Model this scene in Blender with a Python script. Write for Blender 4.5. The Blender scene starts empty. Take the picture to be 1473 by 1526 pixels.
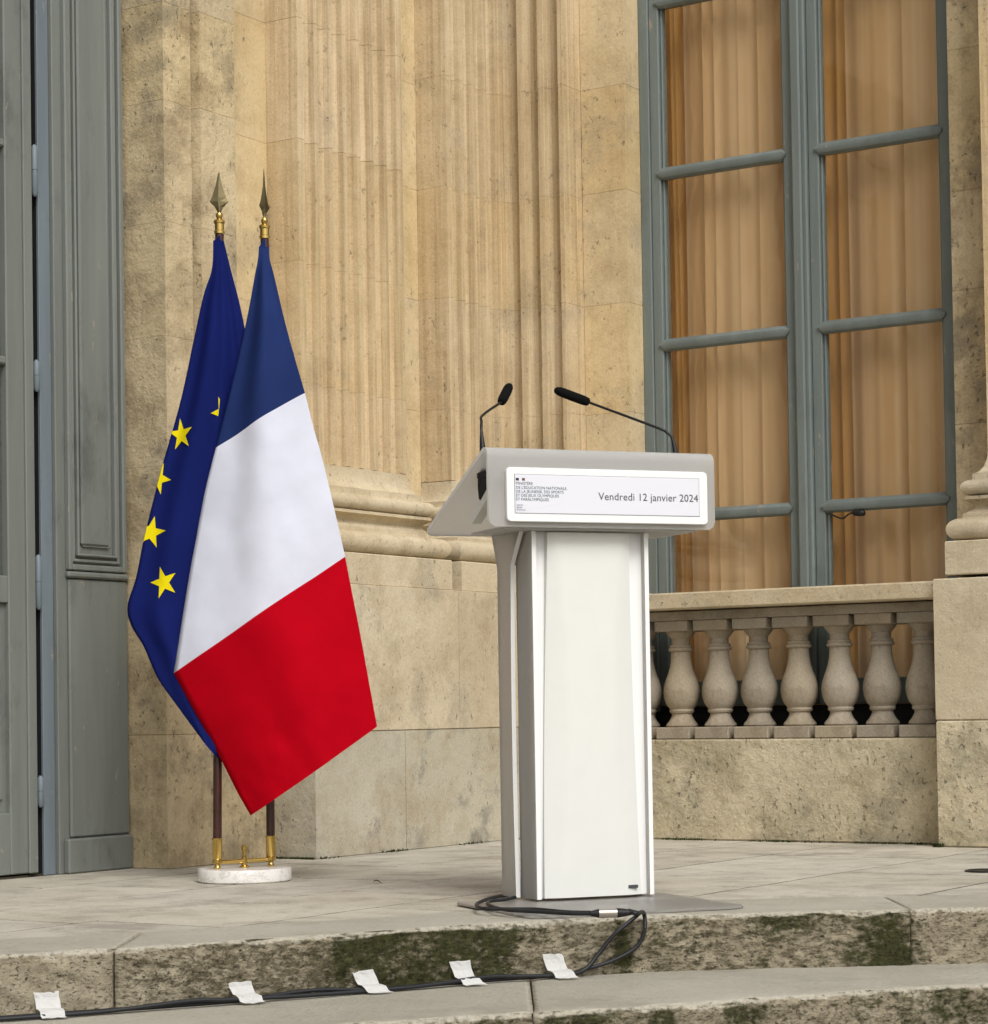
import bpy, bmesh, math, random
from mathutils import Vector, Matrix, noise
R = math.radians
random.seed(7)
sc = bpy.context.scene
col = sc.collection

# ------------------------------------------------------------------ camera
cam_d = bpy.data.cameras.new('camera')
cam = bpy.data.objects.new('camera', cam_d); col.objects.link(cam); sc.camera = cam
cam_d.sensor_fit = 'HORIZONTAL'; cam_d.sensor_width = 36.0
cam_d.lens = 36.0 * 3487.0 / 1473.0
cam_d.shift_y = (958.0 - 763.0) / 1473.0
cam_d.clip_start = 0.05; cam_d.clip_end = 500
cam.matrix_world = (Matrix.Translation((0, 0, 0.512)) @ Matrix.Rotation(R(90 + 1.68), 4, 'X')
                    @ Matrix.Rotation(R(-0.89), 4, 'Z'))
sc.render.resolution_x = 988; sc.render.resolution_y = 1024

# ------------------------------------------------------------------ sky and light (overcast)
SUN = Vector((0.32, -0.76, 0.87)).normalized()
w = bpy.data.worlds.new('World'); sc.world = w; w.use_nodes = True
nt = w.node_tree; nt.nodes.clear()
sky = nt.nodes.new('ShaderNodeTexSky'); sky.sky_type = 'NISHITA'; sky.sun_disc = False
sky.sun_elevation = math.asin(SUN.z); sky.sun_rotation = math.atan2(SUN.x, SUN.y)
sky.air_density = 1.0; sky.dust_density = 4.0; sky.ozone_density = 0.6
hs = nt.nodes.new('ShaderNodeHueSaturation'); hs.inputs['Saturation'].default_value = 0.18
bg = nt.nodes.new('ShaderNodeBackground'); bg.inputs['Strength'].default_value = 0.125
wo = nt.nodes.new('ShaderNodeOutputWorld')
nt.links.new(sky.outputs[0], hs.inputs['Color']); nt.links.new(hs.outputs[0], bg.inputs[0]); nt.links.new(bg.outputs[0], wo.inputs[0])
sun_d = bpy.data.lights.new('sun', 'SUN'); sun_d.energy = 1.5; sun_d.angle = R(26); sun_d.color = (1.0, 0.975, 0.94)
sun = bpy.data.objects.new('sun', sun_d); col.objects.link(sun)
sun.rotation_euler = (-SUN).to_track_quat('-Z', 'Y').to_euler(); sun.location = (4, -4, 8)
vs = sc.view_settings
vs.view_transform = 'Standard'; vs.look = 'None'; vs.gamma = 1.0; vs.use_curve_mapping = False
vs.exposure = 0.12
cy = sc.cycles
cy.use_adaptive_sampling = True; cy.adaptive_threshold = 0.025
cy.max_bounces = 8; cy.diffuse_bounces = 3; cy.glossy_bounces = 3; cy.transmission_bounces = 6; cy.transparent_max_bounces = 8
cy.caustics_reflective = False; cy.caustics_refractive = False

# ------------------------------------------------------------------ material helpers
class NT:
    def __init__(s, name):
        s.m = bpy.data.materials.new(name); s.m.use_nodes = True
        s.t = s.m.node_tree; s.t.nodes.clear()
        s.out = s.t.nodes.new('ShaderNodeOutputMaterial')
        s.tc = None
    def n(s, typ, **kw):
        nd = s.t.nodes.new(typ)
        for k, v in kw.items(): setattr(nd, k, v)
        return nd
    def l(s, a, b): s.t.links.new(a, b)
    def coord(s, scale=(1, 1, 1), loc=None):
        if s.tc is None: s.tc = s.n('ShaderNodeTexCoord')
        mp = s.n('ShaderNodeMapping'); mp.inputs['Scale'].default_value = scale
        if loc: mp.inputs['Location'].default_value = loc
        s.l(s.tc.outputs['Object'], mp.inputs['Vector']); return mp.outputs[0]
    def noise(s, scale, detail=4, rough=0.55, stretch=(1, 1, 1), loc=None, dist=0.0):
        nd = s.n('ShaderNodeTexNoise'); nd.inputs['Scale'].default_value = scale
        nd.inputs['Detail'].default_value = detail; nd.inputs['Roughness'].default_value = rough
        nd.inputs['Distortion'].default_value = dist
        s.l(s.coord(stretch, loc), nd.inputs['Vector']); return nd.outputs['Fac']
    def voro(s, scale, stretch=(1, 1, 1)):
        nd = s.n('ShaderNodeTexVoronoi'); nd.inputs['Scale'].default_value = scale
        s.l(s.coord(stretch), nd.inputs['Vector']); return nd.outputs['Distance']
    def ramp(s, fac, stops):
        nd = s.n('ShaderNodeMapRange'); nd.clamp = True
        nd.inputs[1].default_value = stops[0]; nd.inputs[2].default_value = stops[1]
        nd.inputs[3].default_value = stops[2] if len(stops) > 2 else 0.0
        nd.inputs[4].default_value = stops[3] if len(stops) > 3 else 1.0
        s.l(fac, nd.inputs[0]); return nd.outputs[0]
    def mix(s, fac, a, b, mode='MIX'):
        nd = s.n('ShaderNodeMix', data_type='RGBA', blend_type=mode)
        for k, v in ((0, fac), (6, a), (7, b)):
            if hasattr(v, 'links'): s.l(v, nd.inputs[k])
            elif k == 0: nd.inputs[0].default_value = v
            else: nd.inputs[k].default_value = (*v, 1)
        return nd.outputs[2]
    def math(s, op, a, b):
        nd = s.n('ShaderNodeMath', operation=op)
        for k, v in ((0, a), (1, b)):
            if hasattr(v, 'links'): s.l(v, nd.inputs[k])
            else: nd.inputs[k].default_value = v
        return nd.outputs[0]
    def bump(s, h, strength, dist=0.01):
        nd = s.n('ShaderNodeBump'); nd.inputs['Strength'].default_value = strength
        nd.inputs['Distance'].default_value = dist; s.l(h, nd.inputs['Height']); return nd.outputs[0]
    def rnd(s):
        return s.n('ShaderNodeObjectInfo').outputs['Random']
    def bsdf(s, color, rough=0.8, metal=0.0, normal=None, spec=0.3, **kw):
        b = s.n('ShaderNodeBsdfPrincipled')
        for k, v in (('Base Color', color), ('Roughness', rough), ('Metallic', metal), ('Specular IOR Level', spec)):
            if hasattr(v, 'links'): s.l(v, b.inputs[k])
            elif k == 'Base Color': b.inputs[k].default_value = (*v, 1)
            else: b.inputs[k].default_value = v
        for k, v in kw.items():
            b.inputs[k.replace('_', ' ')].default_value = v
        if normal is not None: s.l(normal, b.inputs['Normal'])
        s.l(b.outputs[0], s.out.inputs[0]); return b

def stone(name, base, light, dark, pit=0.35, streak=0.3, rough_bump=0.4, stain=0.3, grey=(0.20, 0.18, 0.14), pitscale=38, green=0.0, var=1.0):
    k = NT(name)
    c = k.mix(k.ramp(k.noise(1.7, 4, 0.62), (0.34, 0.66)), base, light)
    c = k.mix(k.math('MULTIPLY', k.ramp(k.noise(5.5, 5, 0.68, loc=(3, 1, 2)), (0.46, 0.66)), stain), c, dark)
    if streak > 0.02:
        st = k.noise(1.0, 2, 0.6, stretch=(34, 34, 0.7))
        c = k.mix(k.math('MULTIPLY', k.ramp(st, (0.46, 0.66)), streak), c, dark)
        st2 = k.noise(1.0, 2, 0.6, stretch=(60, 60, 1.2), loc=(5, 5, 5))
        c = k.mix(k.math('MULTIPLY', k.ramp(st2, (0.52, 0.68)), streak), c, [min(1, x * 1.12) for x in light])
    # grey weathering in patches
    gn = k.noise(3.1, 6, 0.72, loc=(9, 4, 7))
    c = k.mix(k.math('MULTIPLY', k.ramp(gn, (0.53, 0.64)), stain), c, grey)
    # speckle
    gr = k.noise(120, 3, 0.75)
    c = k.mix(0.34, c, k.mix(k.ramp(gr, (0.32, 0.68)), (0.22, 0.20, 0.17), (0.82, 0.80, 0.76)), 'SOFT_LIGHT')
    # pits: only where a larger noise allows them
    pv = k.ramp(k.noise(pitscale * 1.5, 3, 0.6, stretch=(1, 1, 0.7), loc=(1, 7, 3)), (0.62, 0.69))
    pm = k.ramp(gn, (0.40, 0.58))
    pits = k.math('MULTIPLY', pv, pm)
    c = k.mix(k.math('MULTIPLY', pits, pit), c, (0.09, 0.07, 0.045))
    if green > 0:
        gm = k.math('MULTIPLY', k.ramp(k.noise(3.2, 6, 0.7, loc=(4, 2, 9)), (0.50, 0.66)), green)
        c = k.mix(gm, c, (0.115, 0.115, 0.06))
    rn = k.rnd()
    hsv = k.n('ShaderNodeHueSaturation'); k.l(c, hsv.inputs['Color'])
    k.l(k.ramp(rn, (0, 1, 1 - 0.05 * var, 1 + 0.05 * var)), hsv.inputs['Value'])
    k.l(k.ramp(k.math('FRACT', k.math('MULTIPLY', rn, 7.3), 0), (0, 1, 1 - 0.08 * var, 1 + 0.05 * var)), hsv.inputs['Saturation'])
    h = k.math('ADD', k.math('MULTIPLY', k.noise(11, 6, 0.62), 1.5), k.math('MULTIPLY', gr, 0.22))
    h = k.math('SUBTRACT', h, k.math('MULTIPLY', pits, 0.9))
    k.bsdf(hsv.outputs[0], 0.92, normal=k.bump(h, rough_bump, 0.014), spec=0.12)
    return k.m

def plain(name, color, rough=0.5, metal=0.0, spec=0.4, var=0.0, vs_=12, bump=0.0):
    k = NT(name)
    c = color
    if var: c = k.mix(k.ramp(k.noise(vs_, 5, 0.6), (0.3, 0.7)), [max(0, x * (1 - var)) for x in color], [min(1, x * (1 + var)) for x in color])
    nrm = k.bump(k.noise(90, 4, 0.6), bump, 0.003) if bump else None
    k.bsdf(c, rough, metal, nrm, spec)
    return k.m

def paint(name, color, grime=0.5):
    k = NT(name)
    c = k.mix(k.ramp(k.noise(1.0, 5, 0.6, stretch=(14, 14, 1.1)), (0.3, 0.75)), [x * 0.86 for x in color], [min(1, x * 1.13) for x in color])
    c = k.mix(k.math('MULTIPLY', k.ramp(k.noise(5, 7, 0.7, stretch=(1, 1, 0.5)), (0.56, 0.75)), grime), c, [x * 0.45 for x in color])
    ch = k.ramp(k.noise(22, 6, 0.75, stretch=(1, 1, 0.35), loc=(6, 2, 1)), (0.645, 0.665))
    c = k.mix(k.math('MULTIPLY', ch, 0.8), c, (0.33, 0.28, 0.22))
    h = k.math('ADD', k.noise(1.0, 4, 0.6, stretch=(120, 120, 4)), k.math('MULTIPLY', ch, -0.6))
    k.bsdf(c, 0.48, normal=k.bump(h, 0.16, 0.004), spec=0.35)
    return k.m

M = {}
M['shaft'] = stone('shaft_limestone', (0.565, 0.425, 0.245), (0.665, 0.535, 0.345), (0.36, 0.255, 0.13), pit=0.55, streak=0.50, rough_bump=0.30, stain=0.35, grey=(0.33, 0.285, 0.215))
M['wall'] = stone('wall_limestone', (0.60, 0.465, 0.265), (0.68, 0.55, 0.34), (0.37, 0.265, 0.135), pit=0.6, streak=0.10, rough_bump=0.25, stain=0.42, grey=(0.36, 0.30, 0.22))
M['pier'] = stone('pier_limestone', (0.47, 0.375, 0.225), (0.60, 0.49, 0.31), (0.27, 0.205, 0.12), pit=0.6, streak=0.12, rough_bump=0.6, stain=0.75, grey=(0.25, 0.215, 0.15), pitscale=38)
M['base'] = stone('base_limestone', (0.52, 0.435, 0.295), (0.61, 0.53, 0.385), (0.35, 0.27, 0.165), pit=0.6, streak=0.05, rough_bump=0.35, stain=0.5, grey=(0.34, 0.30, 0.23))
M['plinth'] = stone('plinth_limestone', (0.44, 0.405, 0.315), (0.52, 0.485, 0.385), (0.37, 0.31, 0.215), pit=0.6, streak=0.04, rough_bump=0.4, stain=0.75, grey=(0.235, 0.225, 0.20), pitscale=40)
M['rough'] = stone('rough_limestone', (0.48, 0.41, 0.27), (0.58, 0.505, 0.35), (0.31, 0.245, 0.15), pit=0.4, streak=0.0, rough_bump=0.9, stain=0.6, grey=(0.27, 0.245, 0.175), green=0.35, pitscale=40)
M['baluster'] = stone('baluster_stone', (0.315, 0.27, 0.205), (0.40, 0.345, 0.265), (0.19, 0.155, 0.11), pit=0.4, streak=0.08, rough_bump=0.25, stain=0.65, grey=(0.22, 0.20, 0.165), var=2.0)
M['paving'] = stone('paving_stone', (0.455, 0.425, 0.355), (0.54, 0.51, 0.44), (0.29, 0.265, 0.215), pit=0.6, streak=0.0, rough_bump=0.45, stain=0.6, grey=(0.27, 0.25, 0.215), var=1.4)
M['mortar'] = plain('mortar', (0.40, 0.31, 0.19), 0.95, spec=0.1, var=0.3, bump=0.4)
M['joint_dirt'] = plain('joint_dirt', (0.07, 0.06, 0.042), 0.95, spec=0.1, var=0.4, bump=0.4)
M['door'] = paint('door_paint', (0.183, 0.197, 0.178), 0.8)
M['strip'] = paint('strip_paint', (0.165, 0.20, 0.225), 0.5)
M['frame'] = paint('window_paint', (0.165, 0.195, 0.185), 0.5)
M['trench_shade'] = plain('trench_shade', (0.03, 0.033, 0.036), 0.7)  # near-black colour standing in for shade under the window
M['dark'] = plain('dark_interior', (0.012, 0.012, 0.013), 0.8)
M['brass'] = plain('brass', (0.62, 0.43, 0.13), 0.18, 1.0)
M['spear'] = plain('spear_metal', (0.17, 0.14, 0.075), 0.42, 1.0)
M['pole'] = plain('pole_wood', (0.045, 0.012, 0.008), 0.25, spec=0.6, var=0.3, vs_=30)
M['black'] = plain('black_plastic', (0.008, 0.008, 0.009), 0.45)
M['foam'] = plain('black_foam', (0.006, 0.006, 0.006), 0.95, spec=0.1, bump=0.6)
M['cable'] = plain('cable_rubber', (0.012, 0.013, 0.015), 0.5)
M['grey_metal'] = plain('connector_metal', (0.42, 0.38, 0.34), 0.35, 0.7)
M['white_paint'] = plain('white_lacquer', (0.735, 0.74, 0.70), 0.35, var=0.015)
M['white_frame'] = plain('white_frame', (0.86, 0.86, 0.85), 0.4)
M['surround'] = plain('screen_bezel', (0.32, 0.32, 0.34), 0.5)
M['text_dark'] = plain('print_dark', (0.06, 0.065, 0.07), 0.6)
M['text_teal'] = plain('print_slate', (0.05, 0.10, 0.12), 0.6)
M['print_blue'] = plain('print_blue', (0.03, 0.035, 0.08), 0.6)
M['print_red'] = plain('print_red', (0.22, 0.08, 0.08), 0.6)

def tape_mat():
    k = NT('white_cloth_tape')
    k.bsdf((0.93, 0.925, 0.90), 0.5, normal=k.bump(k.noise(60, 3, 0.5), 0.25, 0.004), spec=0.3); return k.m
M['tape'] = tape_mat()

def marble():
    k = NT('white_marble')
    n = k.noise(14, 8, 0.7, dist=1.2)
    v = k.ramp(k.math('ABSOLUTE', k.math('SUBTRACT', n, 0.5), 0), (0.0, 0.035, 1.0, 0.0))
    c = k.mix(k.math('MULTIPLY', v, 0.45), (0.78, 0.755, 0.715), (0.30, 0.28, 0.26))
    k.bsdf(c, 0.25, spec=0.5); return k.m
M['marble'] = marble()

def acrylic(name, col_, wd, wt):
    k = NT(name)
    df = k.n('ShaderNodeBsdfDiffuse'); df.inputs['Color'].default_value = (*col_, 1)
    tl = k.n('ShaderNodeBsdfTranslucent'); tl.inputs['Color'].default_value = (*col_, 1)
    pr = k.n('ShaderNodeBsdfPrincipled'); pr.inputs['Base Color'].default_value = (*col_, 1); pr.inputs['Roughness'].default_value = 0.36
    pr.inputs['Transmission Weight'].default_value = 0.9; pr.inputs['IOR'].default_value = 1.2
    m1 = k.n('ShaderNodeMixShader'); m1.inputs[0].default_value = wt / (wd + wt)
    k.l(df.outputs[0], m1.inputs[1]); k.l(tl.outputs[0], m1.inputs[2])
    m2 = k.n('ShaderNodeMixShader'); m2.inputs[0].default_value = 1 - wd - wt
    k.l(m1.outputs[0], m2.inputs[1]); k.l(pr.outputs[0], m2.inputs[2]); k.l(m2.outputs[0], k.out.inputs[0])
    return k.m
M['acrylic'] = acrylic('frosted_acrylic', (0.94, 0.935, 0.91), 0.22, 0.32)
M['acrylic_clear'] = acrylic('clear_frosted_plate', (0.88, 0.85, 0.79), 0.13, 0.05)

def acrylic_edge():
    k = NT('acrylic_cut_edge'); k.bsdf((0.88, 0.875, 0.86), 0.45, spec=0.4); return k.m
M['acrylic_edge'] = acrylic_edge()

def screen_mat():
    k = NT('screen_display')
    b = k.bsdf((0.62, 0.62, 0.66), 0.25, spec=0.4)
    b.inputs['Emission Color'].default_value = (0.92, 0.93, 1.0, 1); b.inputs['Emission Strength'].default_value = 0.16
    return k.m
M['screen'] = screen_mat()

def fabric(name, color, trans=0.18, rough=0.75):
    k = NT(name)
    c = k.mix(k.ramp(k.noise(7, 4, 0.5), (0.3, 0.7)), [x * 0.93 for x in color], [min(1, x * 1.06) for x in color])
    wv = k.noise(1.0, 2, 0.5, stretch=(700, 700, 700))
    h = k.math('ADD', k.math('MULTIPLY', wv, 0.12), k.noise(9, 3, 0.5, stretch=(1, 1, 0.6)))
    b = k.n('ShaderNodeBsdfPrincipled'); k.l(c, b.inputs['Base Color']); b.inputs['Roughness'].default_value = rough
    b.inputs['Specular IOR Level'].default_value = 0.05
    nb = k.bump(h, 0.16, 0.02); k.l(nb, b.inputs['Normal'])
    t = k.n('ShaderNodeBsdfTranslucent'); k.l(c, t.inputs['Color'])
    mx = k.n('ShaderNodeMixShader'); mx.inputs[0].default_value = trans
    k.l(b.outputs[0], mx.inputs[1]); k.l(t.outputs[0], mx.inputs[2]); k.l(mx.outputs[0], k.out.inputs[0])
    return k.m
M['flag_blue'] = fabric('flag_navy', (0.018, 0.035, 0.135))
M['flag_white'] = fabric('flag_white', (0.755, 0.78, 0.90))
M['flag_red'] = fabric('flag_red', (0.52, 0.0005, 0.010))
M['eu_blue'] = fabric('eu_blue', (0.009, 0.016, 0.125))
M['eu_yellow'] = fabric('eu_yellow', (0.92, 0.76, 0.008))
M['hem'] = fabric('flag_hem', (0.35, 0.30, 0.25))
def curtain_mat(name, a, b):
    k = NT(name)
    n1 = k.noise(1.0, 3, 0.6, stretch=(11, 0.4, 0.06)); n2 = k.noise(1.0, 2, 0.5, stretch=(4, 0.2, 0.04), loc=(3, 2, 1))
    c = k.mix(k.ramp(n1, (0.36, 0.64)), a, b)
    c = k.mix(k.ramp(n2, (0.42, 0.62, 0.0, 0.55)), c, [x * 1.08 for x in b])
    b_ = k.n('ShaderNodeBsdfDiffuse'); k.l(c, b_.inputs['Color'])
    t = k.n('ShaderNodeBsdfTranslucent'); k.l(c, t.inputs['Color'])
    mx = k.n('ShaderNodeMixShader'); mx.inputs[0].default_value = 0.35
    k.l(b_.outputs[0], mx.inputs[1]); k.l(t.outputs[0], mx.inputs[2]); k.l(mx.outputs[0], k.out.inputs[0])
    return k.m
M['curtain'] = curtain_mat('curtain_cloth', (0.68, 0.42, 0.20), (0.82, 0.56, 0.32))
M['curtain_o'] = curtain_mat('curtain_lining', (0.52, 0.25, 0.07), (0.68, 0.37, 0.13))
M['room_bounce'] = plain('room_bounce', (0.70, 0.60, 0.44), 0.8, var=0.05)  # kept pale to bounce more light onto the curtains
M['wood_in'] = plain('inner_wood', (0.30, 0.17, 0.06), 0.6, var=0.3)

def glass():
    k = NT('old_window_glass')
    fr = k.n('ShaderNodeFresnel'); fr.inputs[0].default_value = 1.5
    tr = k.n('ShaderNodeBsdfTransparent'); tr.inputs[0].default_value = (0.985, 0.99, 0.98, 1)
    gl = k.n('ShaderNodeBsdfGlossy'); gl.inputs['Roughness'].default_value = 0.02
    nb = k.bump(k.noise(3.0, 2, 0.5), 0.14, 0.02); k.l(nb, gl.inputs['Normal'])
    gb = k.n('ShaderNodeNewGeometry'); front = k.math('SUBTRACT', 1.0, gb.outputs['Backfacing'])
    mx = k.n('ShaderNodeMixShader'); k.l(k.math('MULTIPLY', k.math('MULTIPLY', fr.outputs[0], 1.9), front), mx.inputs[0])
    k.l(tr.outputs[0], mx.inputs[1]); k.l(gl.outputs[0], mx.inputs[2]); k.l(mx.outputs[0], k.out.inputs[0])
    return k.m
M['glass'] = glass()

def step_mat(name, stops):
    k = NT(name)
    c = k.mix(k.ramp(k.noise(2.2, 6, 0.6), (0.3, 0.7)), (0.43, 0.40, 0.325), (0.54, 0.51, 0.43))
    c = k.mix(k.math('MULTIPLY', k.ramp(k.noise(60, 5, 0.7), (0.5, 0.75)), 0.35), c, (0.22, 0.19, 0.14))
    c = k.mix(k.math('MULTIPLY', k.ramp(k.noise(3.4, 6, 0.7, loc=(2, 5, 1)), (0.52, 0.66)), 0.35), c, (0.27, 0.25, 0.215))
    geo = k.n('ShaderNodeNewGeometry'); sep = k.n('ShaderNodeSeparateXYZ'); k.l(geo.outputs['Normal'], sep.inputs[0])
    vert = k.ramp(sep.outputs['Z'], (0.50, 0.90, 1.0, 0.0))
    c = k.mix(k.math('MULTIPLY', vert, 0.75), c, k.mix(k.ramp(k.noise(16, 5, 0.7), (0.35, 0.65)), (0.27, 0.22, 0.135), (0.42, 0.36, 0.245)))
    # growth along the stones: r = crust, g = moss, by position along the step
    px = k.n('ShaderNodeSeparateXYZ'); k.l(k.coord(), px.inputs[0])
    cr = k.n('ShaderNodeValToRGB'); k.l(k.ramp(px.outputs[0], (-1.6, 1.6)), cr.inputs[0])
    el = cr.color_ramp.elements
    while len(el) > 1: el.remove(el[0])
    for n_, (x, a, b) in enumerate(stops):
        e = el[0] if n_ == 0 else el.new((x + 1.6) / 3.2)
        e.position = (x + 1.6) / 3.2; e.color = (a, b, 0, 1)
    sp = k.n('ShaderNodeSeparateColor'); k.l(cr.outputs[0], sp.inputs[0])
    n1 = k.noise(34, 7, 0.75, stretch=(1, 1, 2.2))
    crust = k.math('MULTIPLY', k.ramp(k.math('ADD', n1, k.math('MULTIPLY', sp.outputs[0], 0.22)), (0.56, 0.70)), vert)
    c = k.mix(k.math('MULTIPLY', crust, 0.85), c, k.mix(k.ramp(k.noise(70, 4, 0.7), (0.4, 0.65)), (0.050, 0.042, 0.024), (0.155, 0.130, 0.078)))
    n2 = k.math('ADD', k.math('MULTIPLY', k.noise(7, 5, 0.7, stretch=(1, 1, 0.7), loc=(3, 3, 3)), 0.7), k.math('MULTIPLY', n1, 0.3))
    mo = k.math('MULTIPLY', k.ramp(k.math('ADD', n2, k.math('MULTIPLY', sp.outputs[1], 0.36)), (0.62, 0.74)), vert)
    c = k.mix(k.math('MULTIPLY', mo, 0.9), c, k.mix(k.ramp(k.noise(55, 5, 0.7), (0.35, 0.65)), (0.016, 0.019, 0.007), (0.062, 0.066, 0.022)))
    crev = k.math('MULTIPLY', k.ramp(k.noise(90, 5, 0.75, stretch=(1, 1, 1.9), loc=(7, 1, 4)), (0.57, 0.66)), k.ramp(sep.outputs['Z'], (0.80, 0.985, 0.9, 0.0)))
    c = k.mix(crev, c, (0.035, 0.030, 0.018))
    nose = k.math('MULTIPLY', k.ramp(sep.outputs['Z'], (0.30, 0.62)), k.ramp(sep.outputs['Z'], (0.93, 0.995, 1.0, 0.0)))
    c = k.mix(k.math('MULTIPLY', nose, k.ramp(k.noise(75, 4, 0.7, loc=(1, 4, 8)), (0.40, 0.56, 0.1, 0.8))), c, (0.60, 0.55, 0.44))
    h = k.math('SUBTRACT', k.math('ADD', k.noise(50, 6, 0.7), k.math('MULTIPLY', n1, 0.8)), k.math('MULTIPLY', crev, 0.8))
    k.bsdf(c, 0.95, normal=k.bump(h, 0.8, 0.014), spec=0.08)
    return k.m
M['step'] = step_mat('step_stone', [(-1.6, 0.1, 0.0), (-0.86, 0.05, 0.0), (-0.83, 0.50, 0.03), (-0.62, 0.75, 0.12), (-0.46, 0.8, 0.30), (-0.28, 0.8, 0.68), (-0.02, 0.8, 0.80), (0.10, 0.55, 0.35),
    (0.24, 0.5, 0.15), (0.30, 0.6, 0.75), (0.36, 0.4, 0.15), (0.50, 0.55, 0.35), (0.70, 0.55, 0.42), (0.90, 0.6, 0.52), (1.02, 0.7, 0.60), (1.04, 0.4, 0.42), (1.16, 0.25, 0.05), (1.6, 0.3, 0.1)])
M['step2'] = step_mat('step_stone_lower', [(-1.6, 0.4, 0.3), (0.05, 0.5, 0.6), (0.10, 0.6, 0.75), (0.30, 0.5, 0.50), (0.36, 0.5, 0.75), (0.42, 0.4, 0.35), (0.85, 0.35, 0.2), (0.93, 0.4, 0.6), (1.1, 0.4, 0.5), (1.3, 0.4, 0.3)])

def ground_mat():
    k = NT('gravel_ground')
    c = k.mix(k.ramp(k.noise(40, 6, 0.7), (0.35, 0.65)), (0.22, 0.19, 0.15), (0.42, 0.38, 0.31))
    k.bsdf(c, 0.95, normal=k.bump(k.noise(120, 4), 0.6, 0.01), spec=0.1); return k.m
M['gravel'] = ground_mat()

# ------------------------------------------------------------------ mesh helpers
def tag(o, label=None, cat=None, group=None, kind=None):
    if label: o['label'] = label
    if cat: o['category'] = cat
    if group: o['group'] = group
    if kind: o['kind'] = kind
    return o
def thing(name, label, cat, loc=(0, 0, 0), rz=0.0, group=None):
    o = bpy.data.objects.new(name, None); col.objects.link(o)
    o.location = loc; o.rotation_euler = (0, 0, rz); o.empty_display_size = 0.1
    return tag(o, label, cat, group)
def link(name, bm, mat, parent=None, smooth=False, recalc=True):
    if recalc: bmesh.ops.recalc_face_normals(bm, faces=bm.faces)
    me = bpy.data.meshes.new(name); bm.to_mesh(me); bm.free()
    for m in (mat if isinstance(mat, (list, tuple)) else [mat]): me.materials.append(M[m])
    if smooth:
        for p in me.polygons: p.use_smooth = True
    o = bpy.data.objects.new(name, me); col.objects.link(o); o.parent = parent
    return o
def smooth_by_angle(o, ang=35):
    me = o.data
    for p in me.polygons: p.use_smooth = True
    bm = bmesh.new(); bm.from_mesh(me)
    for e in bm.edges:
        e.smooth = not (len(e.link_faces) == 2 and e.calc_face_angle(0) > R(ang))
    bm.to_mesh(me); bm.free(); return o
def box(bm, x0, x1, y0, y1, z0, z1, ch=0.0):
    v = [bm.verts.new(p) for p in ((x0, y0, z0), (x1, y0, z0), (x1, y1, z0), (x0, y1, z0), (x0, y0, z1), (x1, y0, z1), (x1, y1, z1), (x0, y1, z1))]
    fs = [bm.faces.new([v[i] for i in q]) for q in ((0, 3, 2, 1), (4, 5, 6, 7), (0, 1, 5, 4), (1, 2, 6, 5), (2, 3, 7, 6), (3, 0, 4, 7))]
    if ch:
        es = list({e for f in fs for e in f.edges})
        bmesh.ops.bevel(bm, geom=es, offset=ch, segments=1, affect='EDGES')
def boxo(name, mat, parent, x0, x1, y0, y1, z0, z1, ch=0.0):
    bm = bmesh.new(); box(bm, x0, x1, y0, y1, z0, z1, ch); return link(name, bm, mat, parent)
def inset(poly, d):
    n = len(poly); out = []
    area = sum(poly[i][0] * poly[(i + 1) % n][1] - poly[(i + 1) % n][0] * poly[i][1] for i in range(n))
    sg = 1 if area > 0 else -1
    for i in range(n):
        p0, p1, p2 = Vector(poly[i - 1]), Vector(poly[i]), Vector(poly[(i + 1) % n])
        a = (p1 - p0); b = (p2 - p1)
        if a.length < 1e-9 or b.length < 1e-9: out.append(tuple(p1)); continue
        a.normalize(); b.normalize()
        na = Vector((-a.y, a.x)) * sg; nb = Vector((-b.y, b.x)) * sg
        m = na + nb
        m = na if m.length < 1e-4 else m / max(0.5, m.length_squared / 2)
        out.append((p1.x + m.x * d, p1.y + m.y * d))
    return out
def prism(name, poly, z0, z1, mat, parent, ch=0.003, jz=0.0025):
    z0 += jz; z1 -= jz
    bm = bmesh.new()
    q = inset(poly, ch)
    rings = []
    for pl, z in ((q, z0), (poly, z0 + ch), (poly, z1 - ch), (q, z1)):
        rings.append([bm.verts.new((p[0], p[1], z)) for p in pl])
    n = len(poly)
    for a, b in zip(rings, rings[1:]):
        for i in range(n): bm.faces.new((a[i], a[(i + 1) % n], b[(i + 1) % n], b[i]))
    bm.faces.new(rings[0][::-1]); bm.faces.new(rings[-1])
    return link(name, bm, mat, parent)
def sweep(name, path, prof, mat, parent, close_ends=True, smooth=True, back=None):
    """path: plan polyline, outward side to its right; prof: (offset, z) list from bottom to top"""
    n = len(path); bm = bmesh.new(); rows = []
    for i in range(n):
        p = Vector(path[i]); ds = []
        if i > 0: ds.append((p - Vector(path[i - 1])).normalized())
        if i < n - 1: ds.append((Vector(path[i + 1]) - p).normalized())
        ns = [Vector((d.y, -d.x)) for d in ds]
        m = ns[0] if len(ns) == 1 else (ns[0] + ns[1]) / max(0.4, 1 + ns[0].dot(ns[1]))
        rows.append([bm.verts.new((p.x + m.x * o, p.y + m.y * o, z)) for o, z in prof])
    for a, b in zip(rows, rows[1:]):
        for j in range(len(prof) - 1): bm.faces.new((a[j], b[j], b[j + 1], a[j + 1]))
    if close_ends:
        for r in (rows[0], rows[-1]):
            try: bm.faces.new(r)
            except ValueError: pass
    o = link(name, bm, mat, parent)
    return smooth_by_angle(o, 40) if smooth else o
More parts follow.
